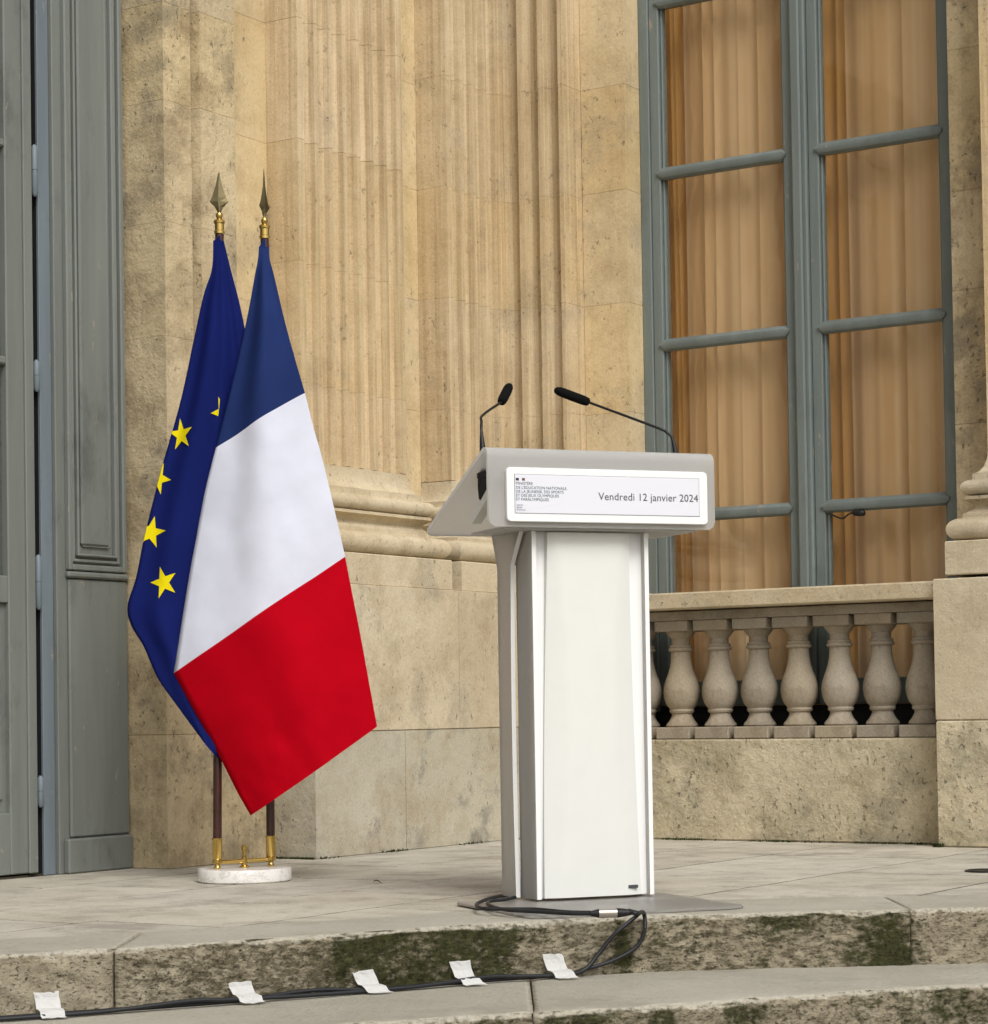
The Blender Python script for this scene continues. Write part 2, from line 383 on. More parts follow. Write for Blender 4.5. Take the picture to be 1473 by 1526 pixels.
def lathe(bm, prof, n=24, cx=0, cy=0):
    rows = [[bm.verts.new((cx + r * math.cos(2 * math.pi * k / n), cy + r * math.sin(2 * math.pi * k / n), z)) for k in range(n)] for r, z in prof]
    for a, b in zip(rows, rows[1:]):
        for k in range(n): bm.faces.new((a[k], a[(k + 1) % n], b[(k + 1) % n], b[k]))
    bm.faces.new(rows[0][::-1]); bm.faces.new(rows[-1])
def latheo(name, prof, mat, parent, n=24, cx=0, cy=0, ang=40):
    bm = bmesh.new(); lathe(bm, prof, n, cx, cy); return smooth_by_angle(link(name, bm, mat, parent), ang)
def spline(pts, per=8):
    P = [Vector(p) for p in pts]; out = []
    for i in range(len(P) - 1):
        p0 = P[max(0, i - 1)]; p1 = P[i]; p2 = P[i + 1]; p3 = P[min(len(P) - 1, i + 2)]
        for k in range(per):
            t = k / per
            out.append(0.5 * ((2 * p1) + (p2 - p0) * t + (2 * p0 - 5 * p1 + 4 * p2 - p3) * t * t + (3 * p1 - p0 - 3 * p2 + p3) * t ** 3))
    out.append(P[-1]); return out
def tube(bm, pts, rad, n=10):
    pts = [Vector(p) for p in pts]; rows = []; up = Vector((0.13, 0.21, 0.97)).normalized()
    for i, p in enumerate(pts):
        d = (pts[min(i + 1, len(pts) - 1)] - pts[max(i - 1, 0)]).normalized()
        a = d.cross(up)
        if a.length < 0.05: a = d.cross(Vector((1, 0, 0)))
        a.normalize(); b = a.cross(d).normalized()
        r = rad(i / (len(pts) - 1)) if callable(rad) else rad
        rows.append([bm.verts.new(p + (a * math.cos(2 * math.pi * k / n) + b * math.sin(2 * math.pi * k / n)) * r) for k in range(n)])
    for a, b in zip(rows, rows[1:]):
        for k in range(n): bm.faces.new((a[k], a[(k + 1) % n], b[(k + 1) % n], b[k]))
    bm.faces.new(rows[0][::-1]); bm.faces.new(rows[-1])
def tubeo(name, pts, rad, mat, parent=None, n=10):
    bm = bmesh.new(); tube(bm, pts, rad, n); return smooth_by_angle(link(name, bm, mat, parent), 50)
def interp(tab, x):
    n = len(tab)
    def tg(i):
        a, b = tab[max(0, i - 1)], tab[min(n - 1, i + 1)]; return (b[1] - a[1]) / (b[0] - a[0])
    if x <= tab[0][0]: return tab[0][1] + tg(0) * (x - tab[0][0])
    for i in range(n - 1):
        if x <= tab[i + 1][0]:
            h = tab[i + 1][0] - tab[i][0]; t = (x - tab[i][0]) / h
            return ((2 * t ** 3 - 3 * t * t + 1) * tab[i][1] + (t ** 3 - 2 * t * t + t) * h * tg(i)
                    + (-2 * t ** 3 + 3 * t * t) * tab[i + 1][1] + (t ** 3 - t * t) * h * tg(i + 1))
    return tab[-1][1] + tg(n - 1) * (x - tab[-1][0])
def fbm(p, s, oct=3):
    v = 0; a = 1
    for k in range(oct):
        v += a * noise.noise(Vector(p) * s); s *= 2.1; a *= 0.55
    return v

# ------------------------------------------------------------------ building frame: u along the window wall, v into the corner
PHI = R(33); CO = Vector((0.093, 9.403, 0)); UX = Vector((math.cos(PHI), -math.sin(PHI), 0)); VX = Vector((math.sin(PHI), math.cos(PHI), 0))
def wl(u, v, z=0): return CO + UX * u + VX * v + Vector((0, 0, z))
def bthing(name, label, cat, group=None): return thing(name, label, cat, CO, -PHI, group)

# ------------------------------------------------------------------ ground, terrace and steps
bm = bmesh.new(); box(bm, -120, 120, -120, 120, -0.5, -0.285)
tag(link('ground', bm, 'gravel'), kind='structure')
E1 = [(-3.2, 4.15), (-1.5, 4.86), (-1.075, 5.06), (-0.847, 5.16), (-0.376, 5.415), (0.011, 5.636), (0.427, 5.785), (1.024, 5.838), (1.6, 5.87), (3.4, 5.88)]
E2 = [(-3.2, 3.82), (-1.5, 4.45), (0.088, 5.04), (0.364, 5.13), (0.632, 5.25), (1.131, 5.43), (2.0, 5.56), (3.4, 5.6)]

terr = thing('terrace', 'worn pale stone terrace paved with large slabs', 'terrace', CO, -PHI); del terr['category']; terr['kind'] = 'structure'
# bed under the slabs (dark joints)
bm = bmesh.new()
xs = [-3.2 + 6.6 * i / 40 for i in range(41)]
fr = [bm.verts.new(Vector((x, interp(E1, x) + 0.36, -0.0014))) for x in xs]
bk = [bm.verts.new(Vector((x, 12.5, -0.0014))) for x in xs]
for i in range(40): bm.faces.new((fr[i], fr[i + 1], bk[i + 1], bk[i]))
inv = Matrix.Translation(CO) @ Matrix.Rotation(-PHI, 4, 'Z'); inv = inv.inverted()
bmesh.ops.transform(bm, matrix=inv, verts=bm.verts)
link('joint_bed', bm, 'joint_dirt', terr)

def slab(u0, u1, v0, v1):
    g = 0.0058; pts = []
    cor = [(u0 + g, v0 + g), (u1 - g, v0 + g), (u1 - g, v1 - g), (u0 + g, v1 - g)]
    for i in range(4):
        a, b = cor[i], cor[(i + 1) % 4]; L = math.hypot(b[0] - a[0], b[1] - a[1]); n = max(2, int(L / 0.06))
        for k in range(n):
            t = k / n; u = a[0] + (b[0] - a[0]) * t; v = a[1] + (b[1] - a[1]) * t
            qu, qv = u, v; u += 0.012 * noise.noise(Vector((qu * 3.1, qv * 3.1, 1.3))) + 0.004 * noise.noise(Vector((qu * 17, qv * 17, 4.3))); v += 0.014 * noise.noise(Vector((qu * 2.7, qv * 2.7, 7.7))) + 0.004 * noise.noise(Vector((qu * 17, qv * 17, 9.1)))
            pts.append((u, v))
    W = [wl(u, v) for u, v in pts]; f = lambda p: p.y - interp(E1, p.x) - 0.335; out = []
    for i in range(len(W)):
        a, b = W[i - 1], W[i]; fa, fb = f(a), f(b)
        if (fa < 0) != (fb < 0):
            lo, hi = 0.0, 1.0
            for _ in range(16):
                m = (lo + hi) / 2
                if (f(a.lerp(b, m)) < 0) == (fa < 0): lo = m
                else: hi = m
            out.append(a.lerp(b, lo))
        if fb >= 0: out.append(b)
    if len(out) < 4: return
    out = [((p - CO).dot(UX), (p - CO).dot(VX)) for p in out]
    prism('paving_slab', out, -0.09, random.uniform(-0.0008, 0.0), 'paving', terr, ch=0.0004, jz=0)
ucols = [-1.9, -1.35, -0.75, -0.36, 0.03, 0.50, 0.968, 1.40, 2.0, 2.55, 3.1, 3.7, 4.3]
for i in range(len(ucols) - 1):
    v = 0.5 if ucols[i] > 0.02 else -0.02 + random.uniform(-0.1, 0)
    if ucols[i] < -0.4: v = -1.2
    cuts = {5: [0.5, -0.42, -1.25, -2.1, -2.925, -3.6, -4.5], 6: [0.5, -0.55, -1.60, -2.499, -3.53, -4.5], 7: [0.5, -0.6, -1.683, -2.925, -4.0],
            8: [0.5, -0.35, -1.29, -2.35, -3.3, -4.2], 9: [0.5, -0.8, -1.75, -2.7, -3.8]}.get(i)
    if not cuts:
        cuts = [v]
        while cuts[-1] > -5.2: cuts.append(cuts[-1] - random.uniform(0.75, 1.15))
    for a, b in zip(cuts, cuts[1:]): slab(ucols[i], ucols[i + 1], b, a)

def step_stone(name, x0, x1, ztop, h, front, back, mat, parent, seed, dx=0.014):
    n = max(4, int((x1 - x0) / dx)); bm = bmesh.new(); rows = []
    for i in range(n + 1):
        x = x0 + 0.0025 + (x1 - x0 - 0.005) * i / n
        yf = front(x); yb = back(x); s = (front(x + 0.01) - front(x - 0.01)) / 0.02
        nx, ny = s / math.hypot(1, s), -1 / math.hypot(1, s)
        row = []
        prof = []
        for k in range(9): t = k / 8; prof.append(((1 - t) ** 1.6, 0.0, 0.2))            # top, back to front
        for k in range(1, 5): a = k / 5 * math.pi / 2; prof.append((None, a, 0.7))        # nose
        for k in range(0, 13): prof.append((-1, k / 12, 1.0))                             # riser
        endf = min(1.0, min(i, n - i) / 2.0)
        for kind, a, amp in prof:
            rn = 0.016 + 0.008 * noise.noise(Vector((x * 7, seed, 0)))
            if kind is None:
                oy = -rn + rn * math.sin(a); z = ztop - rn + rn * math.cos(a); y = yf; px = x; off = oy
            elif kind >= 0:
                off = None; y = yf + rn * 1.0 + (yb - yf - rn) * kind; z = ztop
            else:
                off = 0.0; z = ztop - rn - (h - rn) * a
            if off is None: P = Vector((x, y, z))
            else: P = Vector((x + nx * off, yf + ny * off, z))
            d = fbm((P.x + seed, P.y, P.z * 1.4), 9, 2) * 0.006 + fbm((P.x, P.y + seed, P.z * 1.5), 38, 3) * 0.0075
            pit = max(0, fbm((P.x * 1.0 + 5, P.y, P.z * 1.8 + seed), 55, 2) - 0.35) * 0.016
            if kind is None or kind == -1:
                q = (d - pit) * amp * (0.5 + 0.5 * endf) - (1 - endf) * 0.004
                P.x += nx * q; P.y += ny * q
                if kind is None: P.z += -abs(fbm((P.x, P.y + 3, 0), 45, 2)) * 0.006 - (1 - endf) * 0.003
            else:
                P.z += fbm((P.x, P.y, seed), 6, 2) * 0.0014 - (1 - endf) * 0.002
            row.append(bm.verts.new(P))
        rows.append(row)
    for a, b in zip(rows, rows[1:]):
        for j in range(len(a) - 1): bm.faces.new((a[j], b[j], b[j + 1], a[j + 1]))
    for r in (rows[0], rows[-1]):
        c = bm.verts.new((r[0].co.x, r[0].co.y, ztop - h)); bm.faces.new(r + [c])
    return link(name, bm, mat, parent, smooth=True)
st1 = thing('terrace_step', 'top stone step edging the terrace, mossy riser', 'step'); del st1['category']; st1['kind'] = 'structure'
e1 = lambda x: interp(E1, x); e2 = lambda x: interp(E2, x)
for k, (a, b) in enumerate(((-3.1, -1.9), (-1.9, -0.846), (-0.846, 1.028), (1.028, 2.2), (2.2, 3.3))):
    step_stone('step_stone', a, b, 0.0035, 0.1485, (lambda x, kk=k: e1(x) + (0.012 if kk == 3 else 0)), lambda x: e1(x) + 0.40 + 0.015 * math.sin(x * 2.3), 'step', st1, k * 3.7)
st2 = thing('lower_step', 'lower stone step below the mossy riser', 'step'); del st2['category']; st2['kind'] = 'structure'
for k, (a, b) in enumerate(((-3.1, -1.4), (-1.4, 0.075), (0.075, 1.9), (1.9, 3.3))):
    step_stone('step_stone', a, b, -0.135, 0.15, e2, lambda x: e1(x) + 0.06, 'step2', st2, 20 + k * 2.9, 0.016)

# ------------------------------------------------------------------ stone parts of the facade
ZC = [1.43, 1.715, 2.16, 2.605, 3.05, 3.495, 3.94, 4.40, 4.9]
def flutes(a, b, n, width, out, depth=0.026, m0=0.0, segs=7):
    """points along a->b with n flutes; out = outward unit normal"""
    a, b = Vector(a), Vector(b); L = (b - a).length; d = (b - a) / L; o = Vector(out); pts = [tuple(a)]
    pitch = (L - 2 * m0) / n
    for i in range(n):
        c = m0 + pitch * (i + 0.5); w2 = width / 2
        for k in range(segs + 1):
            t = math.pi * k / segs
            x = c - w2 * math.cos(t); dep = depth * math.sin(t) ** 0.7
            p = a + d * x - o * dep; pts.append((p.x, p.y))
    pts.append(tuple(b)); return pts

# --- stone pier beside the door
pier = bthing('stone_pier', 'weathered stone pier between the grey door and the fluted pilaster', 'pier')
pu = [(-0.42, -1.93), (-0.16, -1.93), (-0.16, -1.838), (-0.170, -1.834), (-0.170, -1.824), (-0.158, -1.818), (-0.158, -1.790), (-0.200, -1.785), (-0.200, -1.770), (-0.140, -1.762), (-0.140, -1.574), (-0.42, -1.574)]
pl = [(-0.42, -1.945), (-0.165, -1.945), (-0.165, -1.62), (-0.18, -1.345), (-0.42, -1.345)]
zs = [0.0, 0.45, 0.985]
for a, b in zip(zs, zs[1:]): prism('stone_block', pl, a, b, 'pier', pier, 0.002, 0.0004)
zs = [0.985, 1.36, 1.80, 2.19, 2.605, 2.94, 3.40, 3.94, 4.9]
for a, b in zip(zs, zs[1:]): prism('stone_block', pu, a, b, 'pier', pier, 0.0008, 0.0002)

# --- recessed wall of the corner
wallA = bthing('recessed_wall', 'recessed strip of stone wall between the door pier and the fluted pilaster', 'wall')
zs = [0.985, 1.36, 2.01, 2.605, 3.05, 3.6, 4.2, 4.9]
for a, b in zip(zs, zs[1:]): prism('stone_block', [(-0.42, -1.572), (-0.27, -1.572), (-0.27, -1.2), (-0.42, -1.2)], a, b, 'wall', wallA, 0.0007, 0.0003)
zs = [0.985, 1.715, 2.16, 2.605, 3.03, 3.6, 4.2, 4.9]
for a, b in zip(zs, zs[1:]): prism('stone_block', [(-0.42, -0.66), (-0.27, -0.66), (-0.27, -0.272), (-0.42, -0.272)], a, b, 'wall', wallA, 0.0007, 0.0003)

# attic base profile: offset from the shaft face, height
def torus(o, z0, z1, bulge, n=8):
    r = (z1 - z0) / 2; return [(o + bulge * math.sin(math.pi * k / n), (z0 + z1) / 2 - r * math.cos(math.pi * k / n)) for k in range(n + 1)]
ATT = ([(-0.12, 1.098)] + [(0.10, 1.098)] + torus(0.078, 1.10, 1.182, 0.042) + [(0.072, 1.184), (0.072, 1.196)]
       + [(0.072 - 0.034 * math.sin(math.pi * k / 6), 1.198 + 0.052 * k / 6) for k in range(7)] + [(0.066, 1.252), (0.066, 1.262)]
       + torus(0.045, 1.264, 1.322, 0.034) + [(0.044, 1.326), (0.044, 1.345)]
       + [(0.044 * (1 - math.sin(math.pi / 2 * k / 6)), 1.345 + 0.083 * (1 - math.cos(math.pi / 2 * k / 6))) for k in range(1, 7)] + [(-0.12, 1.428)])
# --- pilaster 1, left wall: face at u=-0.125
pil1 = bthing('fluted_pilaster', 'full-width fluted stone pilaster behind the two flags', 'pilaster', 'fluted pilasters')
u1 = -0.125; va, vb = -1.235, -0.575
fl = flutes((u1, va), (u1, vb), 7, 0.064, (1, 0), 0.040, 0.028)
poly = [(-0.40, va)] + fl + [(-0.40, vb)]
for a, b in zip(ZC, ZC[1:]): prism('shaft_block', poly, a, b, 'shaft', pil1, 0.0007, 0.0002 if abs(b - 3.05) > 0.01 else 0.0007)
sweep('base_moulding', [(-0.27, va), (u1, va), (u1, vb), (-0.27, vb)], ATT, 'base', pil1) if False else None
pth = [(-0.27, va), (u1, va), (u1, vb), (-0.27, vb)]
sweep('base_moulding', pth, ATT, 'base', pil1)
prism('base_block', [(-0.40, va - 0.108), (u1 + 0.115, va - 0.108), (u1 + 0.115, vb + 0.13), (-0.40, vb + 0.13)], 0.98, 1.10, 'base', pil1, 0.004, 0.001)
# pedestal courses (both pilasters on the left wall stand on it)
ped = bthing('stone_pedestal', 'long smooth stone plinth running under the fluted pilasters behind the lectern', 'plinth')
for a, b in ((-1.345, -0.79), (-0.79, 0.0)):
    prism('stone_block', [(-0.4, a + 0.0015), (0.0, a + 0.0015), (0.0, b - 0.0015), (-0.4, b - 0.0015)], 0.0, 0.448, 'plinth', ped, 0.002, 0.0006)
for a, b in ((-1.345, -0.425), (-0.425, 0.0)):
    prism('stone_block', [(-0.4, a + 0.001), (0.003, a + 0.001), (0.003, b - 0.001), (-0.4, b - 0.001)], 0.448, 0.982, 'base', ped, 0.002, 0.0006)
prism('stone_block', [(-0.4, 0.003), (0.405, 0.003), (0.405, 0.40), (-0.4, 0.40)], 0.0, 0.448, 'plinth', ped, 0.002, 0.0006)
prism('stone_block', [(-0.4, 0.0), (0.405, 0.0), (0.405, 0.40), (-0.4, 0.40)], 0.448, 0.982, 'base', ped, 0.002, 0.0006)

# --- folded corner pilaster
pil2 = bthing('fluted_pilaster', 'folded fluted pilaster in the inner corner of the walls beside the tall window', 'pilaster', 'fluted pilasters')
fv = flutes((u1, -0.27), (u1, 0.125), 4, 0.060, (1, 0), 0.040, 0.022)
fu = flutes((u1, 0.125), (0.178, 0.125), 3, 0.070, (0, -1), 0.046, 0.006)
poly = [(-0.40, -0.27)] + fv[:-1] + [(u1, 0.125)] + fu[1:] + [(0.178, 0.40), (-0.40, 0.40)]
for a, b in zip(ZC, ZC[1:]): prism('shaft_block', poly, a, b, 'shaft', pil2, 0.0007, 0.0002)
sweep('base_moulding', [(-0.27, -0.27), (u1, -0.27), (u1, 0.125), (0.178, 0.125), (0.178, 0.30)], ATT, 'base', pil2)
prism('base_block', [(-0.40, -0.378), (u1 + 0.115, -0.378), (u1 + 0.115, 0.01), (0.286, 0.01), (0.286, 0.40), (-0.40, 0.40)], 0.98, 1.10, 'base', pil2, 0.004, 0.001)

# --- wall either side of the window
wallB = bthing('window_wall', 'narrow smooth stone wall between the corner pilaster and the grey window', 'wall')
zs = [0.98, 1.715, 2.16, 2.62, 3.05, 3.6, 4.2, 4.9]
for a, b in zip(zs, zs[1:]): prism('stone_block', [(0.18, 0.27), (0.386, 0.27), (0.386, 0.50), (0.18, 0.50)], a, b, 'wall', wallB, 0.0008, 0.0003)
wallC = bthing('window_wall', 'stone wall strip between the grey window and the column base at its far side', 'wall')
zs = [0.965, 1.55, 2.05, 2.42, 2.95, 3.5, 4.2, 4.9]
for a, b in zip(zs, zs[1:]): prism('stone_block', [(1.772, 0.27), (2.6, 0.27), (2.6, 0.50), (1.772, 0.50)], a, b, 'pier', wallC, 0.001, 0.0004)

# --- right pilaster with pedestal
pil3 = bthing('fluted_pilaster', 'pilaster with rounded base moulding on a pedestal past the end of the balustrade', 'pilaster', 'fluted pilasters')
poly = [(1.952, 0.40)] + flutes((1.952, 0.125), (2.6, 0.125), 7, 0.066, (0, -1), 0.026, 0.028) + [(2.6, 0.40)]
for a, b in zip(ZC, ZC[1:]): prism('shaft_block', poly, a, b, 'shaft', pil3, 0.0007, 0.0002)
sweep('base_moulding', [(1.952, 0.30), (1.952, 0.125), (2.6, 0.125)], ATT, 'base', pil3)
prism('base_block', [(1.83, 0.0), (2.6, 0.0), (2.6, 0.40), (1.83, 0.40)], 0.975, 1.10, 'base', pil3, 0.004, 0.001)
prism('stone_block', [(1.782, 0.0), (2.6, 0.0), (2.6, 0.45), (1.782, 0.45)], 0.454, 0.966, 'base', pil3, 0.004, 0.001)
prism('stone_block', [(1.786, -0.006), (2.6, -0.006), (2.6, 0.45), (1.786, 0.45)], 0.0, 0.454, 'rough', pil3, 0.005, 0.001)

# backing wall, set behind everything so that no gap shows the sky
bw = bthing('backing_wall', 'rear core of the stone corner behind the pilasters', 'wall')
prism('wall_core', [(-0.75, -1.94), (-0.405, -1.94), (-0.405, 0.41), (0.36, 0.41), (0.36, 0.75), (-0.75, 0.75)], -0.05, 4.95, 'mortar', bw, 0, 0)
prism('wall_core', [(1.80, 0.46), (2.75, 0.46), (2.75, 0.75), (1.80, 0.75)], -0.05, 4.95, 'mortar', bw, 0, 0)

# ------------------------------------------------------------------ grey door on the left wall (faces +u)
door = bthing('grey_door', 'grey painted double door with glazed leaves and worn lower panels', 'door')
def leaf(v1, sgn, hinged=True):
    """leaf from its hinge edge v1 running to v1 - sgn*0.72"""
    V_ = lambda a: v1 - sgn * a
    def bx(name, mat, par, u0, u1_, a0, a1, z0, z1, ch=0.0):
        lo, hi = sorted((V_(a0), V_(a1))); return boxo(name, mat, par, u0, u1_, lo, hi, z0, z1, ch)
    lf = bx('door_leaf', 'door', door, -0.40, -0.352, 0.0, 0.115, 0.012, 3.6, 0.004)      # hinge stile is the leaf's root mesh
    bx('stile', 'door', lf, -0.40, -0.353, 0.605, 0.72, 0.012, 3.6, 0.004)
    bx('stile_bead', 'door', lf, -0.353, -0.343, 0.0, 0.040, 0.012, 3.6, 0.003)
    for z0, z1 in ((0.012, 0.21), (0.885, 0.972), (3.40, 3.6)): bx('rail', 'door', lf, -0.399, -0.3545, 0.115, 0.605, z0, z1, 0.003)
    for z in (1.667, 2.374, 3.08): bx('glazing_bar', 'door', lf, -0.392, -0.352, 0.115, 0.605, z - 0.013, z + 0.013, 0.005)
    bx('lower_panel', 'door', lf, -0.392, -0.372, 0.115, 0.605, 0.21, 0.885)
    bx('panel_field', 'door', lf, -0.374, -0.362, 0.135, 0.585, 0.25, 0.845, 0.006)
    zz = [0.972, 1.654, 2.361, 3.067, 3.40]
    for z0, z1 in zip(zz, zz[1:]): bx('pane', 'glass', lf, -0.383, -0.379, 0.115, 0.605, z0 + (0.026 if z0 > 1 else 0), z1)
    if hinged:
        for z0, z1 in ((2.229, 2.384), (1.587, 1.676), (0.874, 1.038), (0.231, 0.318)):
            h = bmesh.new(); zc = (z0 + z1) / 2
            lathe(h, [(0.004, z0 - 0.008), (0.0105, z0), (0.0105, zc - 0.002), (0.009, zc - 0.001), (0.009, zc + 0.001), (0.0105, zc + 0.002), (0.0105, z1), (0.004, z1 + 0.008)], 12, -0.346, v1 + 0.014)
            o = smooth_by_angle(link('hinge', h, 'strip', door), 40)
            boxo('hinge_plate', 'strip', o, -0.357, -0.3515, v1 + 0.012, v1 + 0.045, z0 + 0.01, z1 - 0.01)
    return lf
leaf(-2.372, 1)
leaf(-3.832, -1, False)
boxo('frame_strip', 'strip', door, -0.364, -0.352, -2.336, -2.283, 0.0, 3.7, 0.002)
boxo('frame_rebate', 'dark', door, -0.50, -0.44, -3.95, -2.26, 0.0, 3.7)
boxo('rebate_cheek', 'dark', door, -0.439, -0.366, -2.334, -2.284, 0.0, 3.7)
boxo('threshold', 'joint_dirt', door, -0.46, -0.36, -3.9, -2.285, -0.005, 0.006)
# panelled jamb: base board, lower plain field, upper nested mouldings
jb = boxo('panelled_jamb', 'door', door, -0.46, -0.338, -2.281, -1.949, 0.0, 3.9, 0.003)
boxo('skirting', 'door', jb, -0.34, -0.312, -2.262, -1.951, 0.0, 0.115, 0.006)
boxo('lower_field', 'door', jb, -0.34, -0.326, -2.235, -1.951, 0.118, 0.972, 0.005)
boxo('ledge', 'door', jb, -0.34, -0.316, -2.245, -1.951, 0.975, 0.996, 0.006)
def rframe(name, v0, v1, z0, z1, wdt, u0, u_, par):
    bm = bmesh.new()
    box(bm, u0, u_, v0, v0 + wdt, z0, z1, 0.004); box(bm, u0, u_, v1 - wdt, v1, z0, z1, 0.004); box(bm, u0, u_ - 0.0005, v0 + wdt, v1 - wdt, z0, z0 + wdt, 0.004)
    return link(name, bm, 'door', par)
rframe('panel_moulding', -2.241, -1.958, 1.000, 3.9, 0.020, -0.34, -0.318, jb)
rframe('panel_moulding', -2.214, -1.985, 1.027, 3.9, 0.012, -0.34, -0.326, jb)
rframe('panel_moulding', -2.196, -2.003, 1.047, 3.9, 0.010, -0.34, -0.320, jb)
boxo('raised_panel', 'door', jb, -0.34, -0.327, -2.172, -2.030, 1.082, 3.9, 0.010)
jb2 = boxo('panelled_jamb', 'door', door, -0.46, -0.338, -4.255, -3.923, 0.0, 3.9, 0.003)
boxo('raised_panel', 'door', jb2, -0.34, -0.327, -4.146, -4.004, 1.082, 3.9, 0.010)
boxo('door_head', 'door', door, -0.46, -0.34, -3.92, -2.284, 3.62, 3.9, 0.004)
# wall that carries on past the door
wallD = bthing('side_wall', 'stone wall continuing on the far side of the grey door', 'wall')
zs = [0, 0.45, 0.985, 1.6, 2.2, 2.8, 3.4, 4.1, 4.9]
for k, (a, b) in enumerate(zip(zs, zs[1:])):
    vv = [-4.26, -4.95 - 0.3 * (k % 2), -6.1 - 0.3 * (k % 2), -7.2]
    for p, q in zip(vv, vv[1:]): prism('stone_block', [(-0.45, q), (-0.16, q), (-0.16, p), (-0.45, p)], a, b, 'pier', wallD, 0.004)
prism('stone_block', [(-0.45, -4.26), (-0.16, -4.26), (-0.16, -1.947), (-0.45, -1.947)], 3.905, 4.9, 'pier', wallD, 0.004)

# ------------------------------------------------------------------ tall window (faces -v)
win = bthing('tall_window', 'tall grey-blue two-leaf window with glazing bars above the balustrade', 'window')
F0, F1 = 0.395, 0.455
boxo('outer_frame', 'frame', win, 0.387, 0.432, F0 - 0.008, F1, 0.50, 4.4, 0.003)
boxo('outer_frame', 'frame', win, 1.726, 1.771, F0 - 0.008, F1, 0.50, 4.4, 0.003)
def casement(ua, ub, hinge_left):
    c = boxo('casement', 'frame', win, ua, ua + 0.044, F0, F1, 0.52, 4.38, 0.004)
    boxo('stile', 'frame', c, ub - 0.044, ub, F0, F1, 0.52, 4.38, 0.004)
    boxo('stile_bead', 'frame', c, ua + 0.044, ua + 0.054, F0 + 0.016, F1 - 0.01, 0.62, 4.38, 0.003)
    boxo('stile_bead', 'frame', c, ub - 0.054, ub - 0.044, F0 + 0.016, F1 - 0.01, 0.62, 4.38, 0.003)
    boxo('bottom_rail', 'frame', c, ua + 0.044, ub - 0.044, F0 + 0.002, F1, 0.52, 0.62, 0.004)
    zz = [0.62, 1.29, 1.99, 2.692, 3.395, 4.1]
    for z in zz[1:]:
        # rounded bar: half-round nose toward the courtyard, pointed where it meets the stiles
        b = bmesh.new(); secs = []
        prof = [(F1 - 0.02, z - 0.022), (F0 + 0.006, z - 0.026), (F0 - 0.006, z - 0.018), (F0 - 0.011, z - 0.004), (F0 - 0.009, z + 0.010), (F0 + 0.0, z + 0.020), (F0 + 0.012, z + 0.026), (F1 - 0.02, z + 0.022)]
        for u, s in ((ua + 0.030, 0.35), (ua + 0.048, 1.0), (ub - 0.048, 1.0), (ub - 0.030, 0.35)):
            secs.append([b.verts.new((u, p, z + (q - z) * s)) for p, q in prof])
        for a_, b_ in zip(secs, secs[1:]):
            for k in range(len(prof)): b.faces.new((a_[k], a_[(k + 1) % len(prof)], b_[(k + 1) % len(prof)], b_[k]))
        b.faces.new(secs[0]); b.faces.new(secs[-1])
        smooth_by_angle(link('glazing_bar', b, 'frame', c), 32)
    for z0, z1 in zip(zz, zz[1:]): boxo('pane', 'glass', c, ua + 0.0445, ub - 0.0445, F0 + 0.028, F0 + 0.031, z0, z1)
    return c
casement(0.432, 1.072, True)
casement(1.136, 1.7255, False)
# meeting stile with two beads
ms = boxo('meeting_stile', 'frame', win, 1.0725, 1.1355, F0 - 0.018, F1, 0.52, 4.38, 0.006)
boxo('bead', 'frame', ms, 1.0755, 1.118, F0 - 0.030, F0 - 0.017, 0.52, 4.38, 0.007)
boxo('lower_panel', 'trench_shade', win, 0.387, 1.771, 0.44, 0.47, 0.0, 0.519)  # added sheet, the shade of the trench below the window painted near-black
boxo('window_head', 'frame', win, 0.387, 1.771, F0 - 0.006, F1, 4.401, 4.9, 0.003)

# curtains behind the panes
room = bthing('open_back_room', 'pale open-backed room shell, added to let sky light through the curtains', 'room')
bm = bmesh.new(); box(bm, -0.6, 2.9, 0.78, 1.45, -0.1, 5.0)
room_o = link('room_shell', bm, 'room_bounce', room)
for f in [f for f in room_o.data.polygons if abs(f.normal.y + 1) < 0.01]: pass
bm = bmesh.new(); bm.from_mesh(room_o.data)
bmesh.ops.delete(bm, geom=[f for f in bm.faces if abs(f.normal.y) > 0.9], context='FACES')  # shell left open and shallow so sky light reaches the curtains from behind
bm.to_mesh(room_o.data); bm.free()
boxo('window_reveal', 'wood_in', room, 0.40, 0.43, 0.46, 0.80, 0.5, 4.9)
boxo('window_reveal', 'wood_in', room, 1.735, 1.765, 0.46, 0.80, 0.5, 4.9)
def curtain(name, label, ua, ub, v, seed, mat, amp=0.022):
    bm = bmesh.new(); n = 200; rows = []
    rnd = random.Random(seed)
    fr = [(rnd.uniform(28, 44), rnd.uniform(0, 6), 1.0), (rnd.uniform(60, 85), rnd.uniform(0, 6), 0.45), (rnd.uniform(9, 16), rnd.uniform(0, 6), 0.8)]
    for j in range(13):
        z = 0.45 + 3.9 * j / 12; row = []
        for i in range(n + 1):
            t = i / n; u = ua + (ub - ua) * t
            w_ = sum(a * math.sin(f * (u + 0.006 * math.sin(z * 1.3 + f)) + p) for f, p, a in fr)
            y = (abs(w_ + 0.3) ** 0.8 - 0.7) * amp * 1.5 * (0.8 + 0.2 * math.sin(z * 0.9 + seed))
            row.append(bm.verts.new((u, v + y, z)))
        rows.append(row)
    for a, b in zip(rows, rows[1:]):
        for i in range(n): bm.faces.new((a[i], a[i + 1], b[i + 1], b[i]))
    o = link(name, bm, mat, None, smooth=True, recalc=False)
    o.location = CO; o.rotation_euler = (0, 0, -PHI)
    return tag(o, label, 'curtain')
curtain('curtain', 'pleated beige curtain behind the window leaf nearer the fluted pilasters', 0.53, 1.005, 0.497, 3, 'curtain', 0.014)
